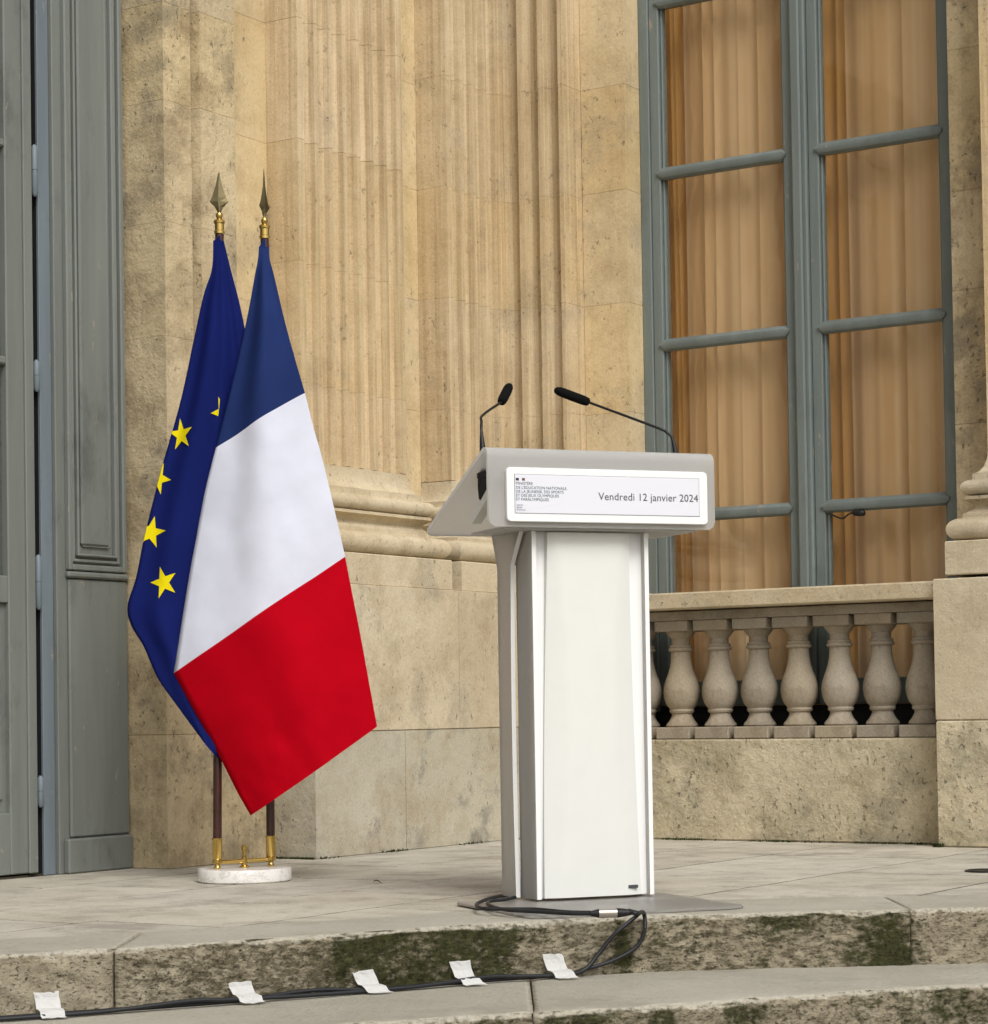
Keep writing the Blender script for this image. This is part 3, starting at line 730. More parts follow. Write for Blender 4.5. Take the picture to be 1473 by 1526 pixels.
curtain('curtain', 'pleated beige curtain behind the window leaf nearer the far column base', 1.25, 1.73, 0.497, 8, 'curtain', 0.014)
curtain('curtain_lining', 'orange-brown drape edge showing beside the beige curtain along the centre of the window', 0.93, 1.32, 0.545, 5, 'curtain_o', 0.010)
curtain('curtain_lining', 'orange-brown drape edge showing beside the beige curtain at the window jamb next to the pilaster', 0.435, 0.62, 0.545, 6, 'curtain_o', 0.010)
# cable and small clip hanging under the bar, inside the frame
cl = bthing('cable_clip', 'small black clip with a looped cable hanging under the window bar', 'cable')
tubeo('cable_loop', spline([(1.20, 0.385, 1.262), (1.235, 0.382, 1.245), (1.262, 0.38, 1.238), (1.285, 0.38, 1.252), (1.31, 0.38, 1.262)], 6), 0.0035, 'black', cl, 8)
bm = bmesh.new(); tube(bm, [(1.30, 0.382, 1.258), (1.31, 0.382, 1.257), (1.33, 0.382, 1.254), (1.348, 0.382, 1.254), (1.353, 0.382, 1.256)], lambda t: 0.012 if 0.2 < t < 0.9 else 0.006, 10)
smooth_by_angle(link('clip_body', bm, 'black', cl), 50)

# ------------------------------------------------------------------ balustrade
bal = bthing('balustrade', 'stone balustrade with bulbous balusters under the tall window', 'balustrade')
prism('dado', [(0.408, 0.12), (1.784, 0.12), (1.784, 0.38), (0.408, 0.38)], 0.0, 0.392, 'rough', bal, 0.006, 0.001)
prism('rail_fascia', [(0.408, 0.125), (1.780, 0.125), (1.780, 0.29), (0.408, 0.29)], 0.856, 0.893, 'baluster', bal, 0.003, 0.0005)
prism('handrail', [(0.407, 0.048), (1.779, 0.048), (1.779, 0.32), (0.407, 0.32)], 0.896, 0.962, 'base', bal, 0.006, 0.0005)
BP = [(0.060, 0.438), (0.064, 0.445), (0.061, 0.452), (0.052, 0.462), (0.046, 0.472), (0.041, 0.482), (0.040, 0.492), (0.047, 0.496), (0.050, 0.503), (0.047, 0.510),
      (0.052, 0.516), (0.062, 0.530), (0.069, 0.552), (0.0720, 0.576), (0.0700, 0.598), (0.0625, 0.624), (0.0525, 0.650), (0.0450, 0.676), (0.0405, 0.702), (0.0385, 0.736),
      (0.047, 0.739), (0.050, 0.744), (0.047, 0.750), (0.043, 0.752), (0.046, 0.757), (0.043, 0.762), (0.037, 0.765), (0.037, 0.786), (0.043, 0.792), (0.050, 0.802), (0.057, 0.810), (0.058, 0.815)]
bm = bmesh.new(); lathe(bm, BP, 28); proto = smooth_by_angle(link('baluster', bm, 'baluster', bal), 28); pm = proto.data
bmb = bmesh.new(); box(bmb, -0.0735, 0.0735, -0.0815, 0.0815, 0.393, 0.4385, 0.003); ob = link('foot_block', bmb, 'baluster', proto)
bmb = bmesh.new(); box(bmb, -0.0735, 0.0735, -0.0815, 0.0815, 0.815, 0.8555, 0.003); oc = link('cap_block', bmb, 'baluster', proto)
cen = [0.500, 0.674 - 0.03, 0.806, 0.976, 1.149, 1.318, 1.484, 1.648]
cen = [0.462 + 0.1705 * i for i in range(8)]
for i, u in enumerate(cen):
    if i == 0: o = proto
    else:
        o = proto.copy(); col.objects.link(o); o.parent = bal
        for q in (ob, oc):
            c = q.copy(); col.objects.link(c); c.parent = o
    o.location = (u, 0.21, random.uniform(-0.0004, 0.0004)); o.rotation_euler = (0, 0, random.uniform(-0.02, 0.02))

# ------------------------------------------------------------------ flags on their stand
stand = thing('flag_stand', 'white marble disc base with brass crossbar holding two flagpoles', 'flag stand', (-0.782, 7.25, 0))
latheo('marble_disc', [(0.140, 0.0), (0.1445, 0.004), (0.1445, 0.036), (0.141, 0.041), (0.02, 0.0415)], 'marble', stand, 56)
A = Vector((-0.860 + 0.782, -0.05, 0)); B = Vector((-0.705 + 0.782, 0.05, 0))
tubeo('crossbar', [A + Vector((0, 0, 0.062)), B + Vector((0, 0, 0.062))], 0.0075, 'brass', stand, 12)
latheo('centre_post', [(0.016, 0.041), (0.016, 0.046), (0.009, 0.049), (0.009, 0.075), (0.006, 0.078), (0.006, 0.092), (0.009, 0.095), (0.009, 0.108), (0.004, 0.112)], 'brass', stand, 16)
for P in (A, B):
    s = latheo('socket', [(0.009, 0.041), (0.011, 0.046), (0.008, 0.05), (0.008, 0.055), (0.0155, 0.060), (0.0155, 0.070), (0.0135, 0.072), (0.0152, 0.075), (0.0152, 0.128), (0.0162, 0.130), (0.0162, 0.136), (0.0145, 0.137)], 'brass', stand, 20)
    for v in s.data.vertices: v.co.x += P.x; v.co.y += P.y

def pole_thing(name, label, base, top, spin, tip_h):
    t = thing(name, label, 'flag', (base[0], base[1], 0.0))
    d = Vector((top[0] - base[0], top[1] - base[1], 0))
    p = lambda z: Vector((d.x * (z - 0.07) / 1.93, d.y * (z - 0.07) / 1.93, z))
    tubeo('pole', [p(0.075), p(0.5), p(1.2), p(2.012)], 0.0136, 'pole', t, 16)
    e = p(2.01)
    fin = bmesh.new()
    lathe(fin, [(0.0125, 2.004), (0.0165, 2.006), (0.0165, 2.014), (0.0145, 2.016), (0.0145, 2.036), (0.017, 2.039), (0.0175, 2.046), (0.013, 2.050), (0.008, 2.053), (0.010, 2.058), (0.011, 2.065), (0.008, 2.072), (0.003, 2.076)], 20, e.x, e.y)
    f = smooth_by_angle(link('finial', fin, 'brass', t), 35)
    # spear head: four-edged blade
    bm = bmesh.new(); prof = [(0.004, 2.062), (0.006, 2.075), (0.014, 2.090), (0.0295, 2.106), (0.022, 2.120), (0.0135, 2.146), (0.0075, 2.170), (0.002, tip_h)]
    c, s = math.cos(spin), math.sin(spin); rows = []
    for wd, z in prof:
        th = 0.0052 if z < 2.12 else 0.0052 * max(0.2, (tip_h - z) / (tip_h - 2.12))
        rows.append([bm.verts.new((e.x + x * c - y * s, e.y + x * s + y * c, z)) for x, y in ((wd, 0), (0.12 * wd, th), (-0.12 * wd, th), (-wd, 0), (-0.12 * wd, -th), (0.12 * wd, -th))])
    for a, b in zip(rows, rows[1:]):
        for k in range(6): bm.faces.new((a[k], a[(k + 1) % 6], b[(k + 1) % 6], b[k]))
    bm.faces.new(rows[0]); bm.faces.new(rows[-1])
    link('spear_head', bm, 'spear', f)
    return t
eu = pole_thing('european_flag', 'dark blue flag with yellow stars draped on the pole nearer the grey door', (-0.860, 7.20), (-0.832, 7.215), 0.115, 2.196)
frn = pole_thing('tricolour_flag', 'blue, white and red striped flag draped in front of the starred flag', (-0.705, 7.30), (-0.700, 7.30), 1.08, 2.225)

def lerp_tab(tab, t):
    n = len(tab) - 1; x = t * n; i = min(int(x), n - 1); f = x - i
    p0, p1, p2, p3 = (Vector(tab[max(0, i - 1)]), Vector(tab[i]), Vector(tab[i + 1]), Vector(tab[min(n, i + 2)]))
    return 0.5 * ((2 * p1) + (p2 - p0) * f + (2 * p0 - 5 * p1 + 4 * p2 - p3) * f * f + (3 * p1 - p0 - 3 * p2 + p3) * f ** 3)
def ss(a, b, x):
    t = max(0, min(1, (x - a) / (b - a))); return t * t * (3 - 2 * t)
# tricolour outline (metres): L = folded edge, R = free edge, four stripes' corners at 0, 1/3, 2/3, 1
FL = [[(-0.716, 1.975), (-0.718, 1.93), (-0.724, 1.874), (-0.746, 1.731), (-0.790, 1.526), (-0.841, 1.332)],
      [(-0.841, 1.332), (-0.860, 1.265), (-0.884, 1.17), (-0.906, 1.057), (-0.934, 0.914), (-0.98, 0.644)],
      [(-0.98, 0.644), (-0.938, 0.562), (-0.892, 0.476), (-0.845, 0.385), (-0.799, 0.290), (-0.753, 0.205)]]
FR = [[(-0.684, 1.975), (-0.680, 1.93), (-0.664, 1.873), (-0.630, 1.73), (-0.597, 1.605), (-0.567, 1.496)],
      [(-0.567, 1.496), (-0.543, 1.392), (-0.518, 1.298), (-0.497, 1.205), (-0.474, 1.10), (-0.452, 0.993)],
      [(-0.452, 0.993), (-0.434, 0.890), (-0.416, 0.790), (-0.398, 0.685), (-0.381, 0.580), (-0.363, 0.471)]]
def fr_y(x, z, t3, s):
    k = ss(0.0, 0.9, t3)
    y = 7.285 - 0.012 - 0.20 * k * (0.52 + 0.48 * math.sin(math.pi * (0.12 + 0.80 * s)))
    y += 0.016 * k * math.sin(5.5 * s + 0.7 * t3) + 0.008 * k * math.sin(12 * s - 1.1 * t3) + 0.006 * k * fbm((x * 2, z * 1.2, 3), 4, 2)
    y += 0.02 * ss(1.7, 3.0, t3) + 0.006 * ss(2.25, 2.85, t3) * fbm((x * 1.0 + z * 0.8, z * 0.5, 2), 16, 2)
    return y
def make_tricolour():
    bm = bmesh.new(); nr = 24; nf = 30; nb = 14; rows = []; mats = []
    for b in range(3):
        for i in range(nr + 1):
            if b and i == 0: continue
            t = i / nr; t3 = b + t; Lp = lerp_tab(FL[b], t); Rp = lerp_tab(FR[b], t); row = []
            for j in range(nf + 1):
                s = 1 - j / nf                       # from free edge to fold
                sag = 0.010 * math.sin(math.pi * s) * ss(0.2, 1, t3)
                x = Lp.x + (Rp.x - Lp.x) * s; z = Lp.y + (Rp.y - Lp.y) * s - sag * 0.6
                row.append(bm.verts.new((x, fr_y(x, z, t3, s), z)))
            ye = fr_y(Lp.x, Lp.y, t3, 0)
            for j in range(1, nb + 1):               # folded back layer
                q = j / nb; x = Lp.x + (Rp.x - Lp.x) * 0.62 * q; z = Lp.y + (Rp.y - Lp.y) * 0.5 * q + 0.03 * q
                y = ye + (0.055 * min(1, t3) * ss(0, 0.35, q) + 0.012) * (1 if t3 > 0.3 else t3 / 0.3 * 0.8 + 0.2)
                row.append(bm.verts.new((x, y, z)))
            rows.append(row); mats.append(b)
    for i in range(len(rows) - 1):
        a, b = rows[i], rows[i + 1]
        for j in range(len(a) - 1):
            f = bm.faces.new((a[j], a[j + 1], b[j + 1], b[j])); f.material_index = mats[i + 1]; f.smooth = True
    bmesh.ops.translate(bm, vec=(0.705, -7.30, 0), verts=bm.verts)
    return link('cloth', bm, ['flag_blue', 'flag_white', 'flag_red'], frn, recalc=False)
make_tricolour()

EL = [(-0.848, 1.978), (-0.853, 1.891), (-0.880, 1.809), (-0.909, 1.684), (-0.956, 1.478), (-1.017, 1.271), (-1.071, 1.065), (-1.097, 0.942), (-1.124, 0.855), (-1.114, 0.795), (-1.074, 0.725), (-1.034, 0.632), (-0.98, 0.552), (-0.90, 0.44)]
ER = [(-0.815, 1.978), (-0.795, 1.89), (-0.761, 1.744), (-0.734, 1.557), (-0.731, 1.38), (-0.742, 1.20), (-0.751, 1.06), (-0.758, 0.95), (-0.764, 0.854), (-0.770, 0.75), (-0.777, 0.648), (-0.79, 0.54), (-0.81, 0.45), (-0.85, 0.38)]
def eu_sy(x, z, s, t):
    k = ss(0, 0.3, t)
    y = 7.183 - 0.022 * k * math.sin(math.pi * (0.10 + 0.75 * s)) + 0.02 * ss(0.75, 1.0, s) * k
    kk = k * (1 - 0.85 * ss(0.72, 0.95, t))
    y += 0.012 * kk * math.sin(9 * s + 0.8 + 2 * t) + 0.006 * kk * math.sin(21 * s - 2 * t)
    return y - 0.006 * ss(0.45, 0.9, t)
def eu_edges(z):
    # edges at height z by scanning the tables
    def sol(tab):
        lo, hi = 0.0, 1.0
        for _ in range(40):
            m = (lo + hi) / 2
            if lerp_tab(tab, m).y > z: lo = m
            else: hi = m
        return lerp_tab(tab, lo), lo
    return sol(EL), sol(ER)
def make_eu():
    bm = bmesh.new(); n = 70; nf = 26; nb = 10; rows = []
    for i in range(n + 1):
        t = i / n; Lp = lerp_tab(EL, t); Rp = lerp_tab(ER, t); row = []
        for j in range(nf + 1):
            s = 1 - j / nf; x = Lp.x + (Rp.x - Lp.x) * s; z = Lp.y + (Rp.y - Lp.y) * s
            row.append(bm.verts.new((x, eu_sy(x, z, s, t), z)))
        ye = eu_sy(Lp.x, Lp.y, 0, t)
        for j in range(1, nb + 1):
            q = j / nb; x = Lp.x + (Rp.x - Lp.x) * 0.6 * q; z = Lp.y + (Rp.y - Lp.y) * 0.6 * q + 0.02 * q
            row.append(bm.verts.new((x, ye + (0.05 * ss(0, 0.4, q) + 0.008) * (0.2 + 0.8 * ss(0, 0.3, t)), z)))
        rows.append(row)
    for a, b in zip(rows, rows[1:]):
        for j in range(len(a) - 1):
            f = bm.faces.new((a[j], a[j + 1], b[j + 1], b[j])); f.smooth = True
    bmesh.ops.translate(bm, vec=(0.860, -7.20, 0), verts=bm.verts)
    return link('cloth', bm, 'eu_blue', eu, recalc=False)
eu_cloth = make_eu()
def star(cx, cz, r, rot, sqx=1.0):
    """five-pointed star printed on the cloth: laid on its surface, 2 mm proud, cut at the fold"""
    bm = bmesh.new(); pts = []
    for k in range(10):
        a = rot + math.pi / 2 + math.pi * k / 5; rr = r if k % 2 == 0 else r * 0.385
        pts.append(Vector((cx + rr * math.cos(a) * sqx, cz + rr * math.sin(a))))
    N = 6; c = Vector((cx, cz))
    for k in range(10):
        p, q = pts[k], pts[(k + 1) % 10]; grid = {}
        for i in range(N + 1):
            for j in range(i + 1):
                w = c + (p - c) * ((i - j) / N) + (q - c) * (j / N); x, z = w
                (Lp, tl), (Rp, tr) = eu_edges(z)
                x = max(x, Lp.x + 0.001); s = (x - Lp.x) / (Rp.x - Lp.x); t = tl + (tr - tl) * s
                grid[i, j] = bm.verts.new((x + 0.860, eu_sy(x, z, s, t) - 0.0022 - 7.20, z))
        for i in range(N):
            for j in range(i + 1):
                bm.faces.new((grid[i, j], grid[i + 1, j], grid[i + 1, j + 1]))
                if j < i: bm.faces.new((grid[i, j], grid[i + 1, j + 1], grid[i, j + 1]))
    bmesh.ops.remove_doubles(bm, verts=bm.verts, dist=1e-5)
    link('star', bm, 'eu_yellow', eu_cloth, recalc=False)
star(-0.953, 1.378, 0.0515, 0.10, 0.78)
star(-1.026, 1.246, 0.0515, -0.45, 0.80)
star(-1.050, 1.079, 0.0515, -0.25, 0.95)
star(-1.008, 0.922, 0.0515, 0.28, 0.85)
star(-0.822, 1.442, 0.0515, 0.35, 0.70)

# ------------------------------------------------------------------ lectern: s across the front, t back toward the speaker
TH = R(22); LO = Vector((0.257, 6.211, 0))
lec = thing('lectern', 'white and frosted acrylic lectern with a display strip and two microphones', 'lectern', LO, TH)
# base plate
def rrect(cx, cy, hx, hy, r, n=6):
    pts = []
    for qx, qy, a0 in ((1, 1, 0), (-1, 1, 90), (-1, -1, 180), (1, -1, 270)):
        for k in range(n + 1):
            a = R(a0 + 90 * k / n); pts.append((cx + qx * (hx - r) + r * math.cos(a), cy + qy * (hy - r) + r * math.sin(a)))
    return pts
prism('base_plate', rrect(-0.05, -0.125, 0.30, 0.275, 0.05), 0.0035, 0.0105, 'acrylic_clear', lec, 0.002, 0)
# column front board: slightly concave sides and a shallow pressed waist
def front_board():
    bm = bmesh.new(); n = 32; m = 40; rows = []
    def hw(z): return 0.1185 + 0.0225 * (1 - z / 0.985) ** 1.5 + 0.006 * math.sin(math.pi * z / 0.985) * 0.6
    for i in range(n + 1):
        z = 0.018 + 0.965 * i / n; w_ = hw(z); row = []
        for j in range(m + 1):
            x = -w_ + 2 * w_ * j / m
            xf = 0.066 + 0.036 * ((z - 0.5) / 0.5) ** 2; e_ = abs(x) - xf; dip = 0.30 * 0.5 * (e_ + math.sqrt(e_ * e_ + 0.00006))
            row.append(bm.verts.new((x + 0.0, dip - 0.002, z)))
        rows.append(row)
    back = [[bm.verts.new((v.co.x, 0.022, v.co.z)) for v in r] for r in rows]
    for g, fl in ((rows, 0), (back, 1)):
        for a, b in zip(g, g[1:]):
            for j in range(m): bm.faces.new((a[j], a[j + 1], b[j + 1], b[j]))
    for i in range(n):
        bm.faces.new((rows[i][0], rows[i + 1][0], back[i + 1][0], back[i][0])); bm.faces.new((rows[i][m], rows[i + 1][m], back[i + 1][m], back[i][m]))
    for j in range(m):
        bm.faces.new((rows[0][j], rows[0][j + 1], back[0][j + 1], back[0][j])); bm.faces.new((rows[n][j], rows[n][j + 1], back[n][j + 1], back[n][j]))
    return smooth_by_angle(link('front_board', bm, 'white_paint', lec), 30)
fb = front_board()
boxo('maker_plate', 'text_dark', fb, 0.098, 0.126, -0.0030, 0.012, 0.036, 0.044, 0.0008)
# side sheets: outline in (t, z), extruded in s, with a bright polished cut edge
def side_sheet(name, s0, s1, outline, mat='acrylic', parent=None):
    bm = bmesh.new(); a = [bm.verts.new((s0, t, z)) for t, z in outline]; b = [bm.verts.new((s1, t, z)) for t, z in outline]
    n = len(outline); bm.faces.new(a); bm.faces.new(b[::-1])
    for i in range(n):
        f = bm.faces.new((a[i], b[i], b[(i + 1) % n], a[(i + 1) % n])); f.material_index = 1
    return link(name, bm, [mat, 'acrylic_edge'], parent or lec)
for sg in (-1, 1):
    o = 0.012 if sg > 0 else 0.0
    zz = [0.016 + 0.97 * i / 12 for i in range(13)]
    wav = lambda z: 0.012 * math.sin(math.pi * z)
    sA = [(0.004 - 0.0 * z, z) for z in zz] + [(0.115, 0.985), (0.115, 0.016)]
    side_sheet('side_sheet', sg * 0.152 + o, sg * 0.164 + o, sA)
    sB = [(0.10 + 0.012 * math.sin(math.pi * z), z) for z in zz[:-1]] + [(0.085, 0.93), (0.03, 1.0), (0.24, 1.0), (0.20, 0.90)] + [(0.20, 0.016)]
    side_sheet('outer_sheet', sg * 0.172 + o * 1.2, sg * 0.184 + o * 1.2, sB)
    boxo('inner_fin', 'white_frame', lec, min(sg * 0.095, sg * 0.1515 + o), max(sg * 0.095, sg * 0.1515 + o), 0.0235, 0.031, 0.017, 0.985)
boxo('back_board', 'acrylic', lec, -0.150, 0.162, 0.116, 0.126, 0.016, 0.985, 0.002)
# head: one bent acrylic sheet, front face, rolled top, sloping desk
def head():
    th = 0.011; r = 0.028
    ctr = [(-0.05, 0.992), (-0.05, 1.10)]
    ct, cz = -0.05 + r, 1.200 - r
    sl = math.atan2(1.172 - 1.008, 0.455)
    for k in range(9):
        a = math.pi - (math.pi / 2 + 0.0 - 0 + sl * -1 + math.pi * 0) * k / 8 if False else math.pi - (math.pi / 2 + 0 - (-sl)) * k / 8
        ctr.append((ct + r * math.cos(a), cz + r * math.sin(a)))
    ctr.append((0.428, 1.013))
    n = len(ctr); off = []
    for i in range(n):
        p = Vector(ctr[i]); d = (Vector(ctr[min(i + 1, n - 1)]) - Vector(ctr[max(i - 1, 0)])).normalized()
        nrm = Vector((d.y, -d.x)); off.append(((p.x, p.y), (p.x + nrm.x * th, p.y + nrm.y * th)))
    bm = bmesh.new(); ss_ = [-0.307, -0.302, -0.29] + [-0.29 + 0.63 * k / 6 for k in range(1, 6)] + [0.334, 0.346, 0.351]
    outer, inner = [], []
    L = len(ss_)
    for si, s in enumerate(ss_):
        ro = []; ri = []
        e = {0: 0.022, 1: 0.008, L - 2: 0.008, L - 1: 0.022}.get(si, 0.0)
        for i, (a, b) in enumerate(off):
            a, b = Vector(a), Vector(b)
            if i == 0: a.y += e; b.y += e
            if i == n - 1:
                dd = (Vector(ctr[-2]) - Vector(ctr[-1])).normalized(); a += dd * e; b += dd * e
            ro.append(bm.verts.new((s, a.x, a.y))); ri.append(bm.verts.new((s, b.x, b.y)))
        outer.append(ro); inner.append(ri)
    for g in (outer, inner):
        for a, b in zip(g, g[1:]):
            for i in range(n - 1): bm.faces.new((a[i], a[i + 1], b[i + 1], b[i]))
    for i in range(n - 1):
        for k in (0, L - 1):
            f = bm.faces.new((outer[k][i], outer[k][i + 1], inner[k][i + 1], inner[k][i])); f.material_index = 1
    for k in range(L - 1):
        for i in (0, n - 1):
            f = bm.faces.new((outer[k][i], outer[k + 1][i], inner[k + 1][i], inner[k][i])); f.material_index = 1
    o = link('desk_sheet', bm, ['acrylic', 'acrylic_edge'], lec); return smooth_by_angle(o, 35)
head()
# bracket under the desk (left end shows) and floor of the head
for s0, s1 in ((-0.288, -0.262), (0.30, 0.326)):
    bm = bmesh.new(); q = [(-0.036, 1.090), (0.115, 1.012), (0.125, 1.028), (-0.036, 1.118)]
    a = [bm.verts.new((s0, t, z)) for t, z in q]; b = [bm.verts.new((s1, t, z)) for t, z in q]
    bm.faces.new(a); bm.faces.new(b[::-1])
    for i in range(4): bm.faces.new((a[i], b[i], b[(i + 1) % 4], a[(i + 1) % 4]))
    link('desk_bracket', bm, 'white_paint', lec)
boxo('head_floor', 'acrylic', lec, -0.255, 0.30, -0.036, 0.21, 0.987, 0.995, 0.001)
# display
T0 = -0.0505
fr_ = prism('display_frame', [(0, 0)] * 3, 0, 1, 'white_frame', lec, 0, 0) if False else None
def plate(name, x0, x1, z0, z1, t0, t1, r, mat, parent):
    pts = rrect((x0 + x1) / 2, (z0 + z1) / 2, (x1 - x0) / 2, (z1 - z0) / 2, r, 5); q = inset(pts, 0.0015)
    bm = bmesh.new(); rings = [[bm.verts.new((x, t, z)) for x, z in pl_] for pl_, t in ((pts, t1), (pts, t0 + 0.0015), (q, t0))]
    n = len(pts)
    for a, b in zip(rings, rings[1:]):
        for i in range(n): bm.faces.new((a[i], a[(i + 1) % n], b[(i + 1) % n], b[i]))
    bm.faces.new(rings[0]); bm.faces.new(rings[-1])
    return link(name, bm, mat, parent)
disp = plate('display_frame', -0.260, 0.3235, 1.0045, 1.146, T0 - 0.012, T0, 0.012, 'white_frame', lec)
plate('screen_surround', -0.2395, 0.2995, 1.0245, 1.1295, T0 - 0.0128, T0 - 0.0115, 0.001, 'surround', disp)
plate('screen', -0.238, 0.298, 1.026, 1.128, T0 - 0.0134, T0 - 0.0121, 0.001, 'screen', disp)
def text(name, body, x, z, size, mat, align='LEFT', space=1.0, line=1.0, shear=0.0, sx=1.0, bold=0.0):
    cu = bpy.data.curves.new(name, 'FONT'); cu.body = body; cu.size = size; cu.align_x = align; cu.space_character = space; cu.space_line = line; cu.shear = shear
    cu.offset = bold; cu.resolution_u = 3
    o = bpy.data.objects.new(name, cu); col.objects.link(o); bpy.context.view_layer.update()
    me = bpy.data.meshes.new_from_object(o.evaluated_get(bpy.context.evaluated_depsgraph_get()))
    bpy.data.objects.remove(o)
    for v in me.vertices: v.co = Vector((x + v.co.x * sx, T0 - 0.0142, z + v.co.y))
    me.materials.clear(); me.materials.append(M[mat])
    q = bpy.data.objects.new(name, me); col.objects.link(q); q.parent = disp; return q
text('date_text', 'Vendredi 12 janvier 2024', 0.2945, 1.065, 0.0282, 'text_dark', 'RIGHT', 1.02)
text('ministry_text', 'MINISTÈRE', -0.2355, 1.1005, 0.0102, 'text_dark', line=1.0)
text('ministry_text', "DE L'ÉDUCATION NATIONALE,\nDE LA JEUNESSE, DES SPORTS\nET DES JEUX OLYMPIQUES\nET PARALYMPIQUES", -0.2355, 1.0895, 0.0104, 'text_teal', line=0.98)
text('motto_text', 'Liberté\nÉgalité\nFraternité', -0.2345, 1.0455, 0.0062, 'text_dark', line=1.0, shear=0.2)
plate('emblem_square', -0.2355, -0.2255, 1.1105, 1.1185, T0 - 0.0142, T0 - 0.0131, 0.0003, 'print_blue', disp)
plate('emblem_square', -0.2180, -0.2085, 1.1105, 1.1185, T0 - 0.0142, T0 - 0.0131, 0.0003, 'print_red', disp)

# ------------------------------------------------------------------ microphones
def microphone(label, s, t, pts, tip):
    m = thing('gooseneck_microphone', label, 'microphone', LO, TH, 'gooseneck microphones on the lectern')
    z = 1.173 - 0.36 * (t + 0.03)
    bm = bmesh.new(); lathe(bm, [(0.012, z - 0.062), (0.017, z - 0.055), (0.019, z - 0.03), (0.019, z - 0.002), (0.021, z), (0.021, z + 0.012), (0.013, z + 0.016)], 16, s, t)
    smooth_by_angle(link('mount', bm, 'black', m), 40)
    P = [Vector((s, t, z + 0.01))] + [Vector(p) for p in pts]
    sp = spline(P, 7)
    tubeo('gooseneck', sp, lambda q: 0.0135 - 0.0098 * (q / 0.30) if q < 0.30 else 0.0037, 'black', m, 10)
    a = Vector(pts[-1]); b = Vector(tip); d = (b - a)
    prof = [0.0065, 0.0115, 0.0135, 0.0138, 0.0138, 0.0125, 0.009, 0.003]; tt = [-0.04, 0.0, 0.12, 0.3, 0.7, 0.86, 0.96, 1.0]
    bm = bmesh.new(); tube(bm, [a + d * q for q in tt], lambda q: prof[min(7, int(round(q * 7)))], 14)
    smooth_by_angle(link('foam_head', bm, 'foam', m), 60)
microphone('short-looking black gooseneck microphone on the lectern corner toward the flags, head tilted up', -0.262, 0.085,
           [(-0.263, 0.10, 1.245), (-0.255, 0.12, 1.285), (-0.235, 0.16, 1.309), (-0.135, 0.27, 1.362)], (-0.090, 0.315, 1.417))
microphone('black gooseneck microphone on the lectern corner toward the window, neck stretched flat', 0.312, 0.085,
           [(0.305, 0.10, 1.245), (0.290, 0.11, 1.272), (0.262, 0.13, 1.290), (0.136, 0.29, 1.374)], (0.048, 0.325, 1.411))

# ------------------------------------------------------------------ cables, connector and tapes
def gz(x, y): return 0.006
c1 = tubeo('audio_cable', spline([(0.05, 6.50, 0.008), (0.027, 6.44, 0.008), (-0.015, 6.20, 0.02), (-0.053, 6.0, 0.021), (-0.042, 5.86, 0.021), (0.012, 5.825, 0.021), (0.096, 5.80, 0.021), (0.165, 5.715, 0.021), (0.222, 5.655, 0.024)], 10), 0.0048, 'cable')
tag(c1, 'thin black cable looping out from behind the lectern, outer loop', 'cable', 'audio cables at the lectern foot')
c2 = tubeo('audio_cable', spline([(0.045, 6.20, 0.02), (0.02, 6.12, 0.021), (-0.022, 6.07, 0.021), (-0.02, 5.93, 0.021), (0.02, 5.80, 0.021), (0.085, 5.745, 0.021), (0.16, 5.675, 0.021), (0.222, 5.640, 0.022)], 10), 0.0048, 'cable')
tag(c2, 'thin black cable looping out from behind the lectern, inner loop', 'cable', 'audio cables at the lectern foot')
cn = thing('cable_connector', 'metal and black cable connector lying on the top step edge', 'connector', (0.222, 5.648, 0.022))
dv = Vector((0.100, 0.012, 0.0))
tubeo('sleeve', [dv * 0, dv * 0.1, dv * 0.2], lambda q: 0.006 + 0.005 * q, 'black', cn, 14)
tubeo('shell', [dv * 0.2, dv * 0.24, dv * 0.60, dv * 0.64], 0.0115, 'grey_metal', cn, 16)
tubeo('boot', [dv * 0.64, dv * 0.66, dv * 0.82, dv * 0.98], lambda q: 0.0125 - 0.006 * q * q, 'black', cn, 14)
def riser(x, off=0.0, z=-0.135):
    s = (e1(x + 0.01) - e1(x - 0.01)) / 0.02; h = math.hypot(1, s)
    return Vector((x + s / h * off, e1(x) - off / h, z))
c3 = tubeo('audio_cable', spline([(0.318, 5.660, 0.022), (0.335, 5.655, 0.020), (0.350, 5.69, 0.006)] [:2] + [riser(0.352, 0.018, 0.012), riser(0.352, 0.022, -0.03), riser(0.33, 0.02, -0.07), riser(0.27, 0.02, -0.10), riser(0.20, 0.018, -0.118), riser(0.15, 0.022, -0.127),
    riser(0.05, 0.026, -0.127), riser(-0.10, 0.028, -0.127), riser(-0.30, 0.03, -0.126), riser(-0.44, 0.024, -0.118), riser(-0.6, 0.03, -0.127), riser(-0.8, 0.03, -0.127), riser(-1.0, 0.034, -0.127), riser(-1.3, 0.03, -0.127), riser(-1.7, 0.03, -0.127)], 8), 0.0052, 'cable')
tag(c3, 'black cable hanging over the mossy riser and along the step, lower strand under the tapes', 'cable', 'cables taped along the step')
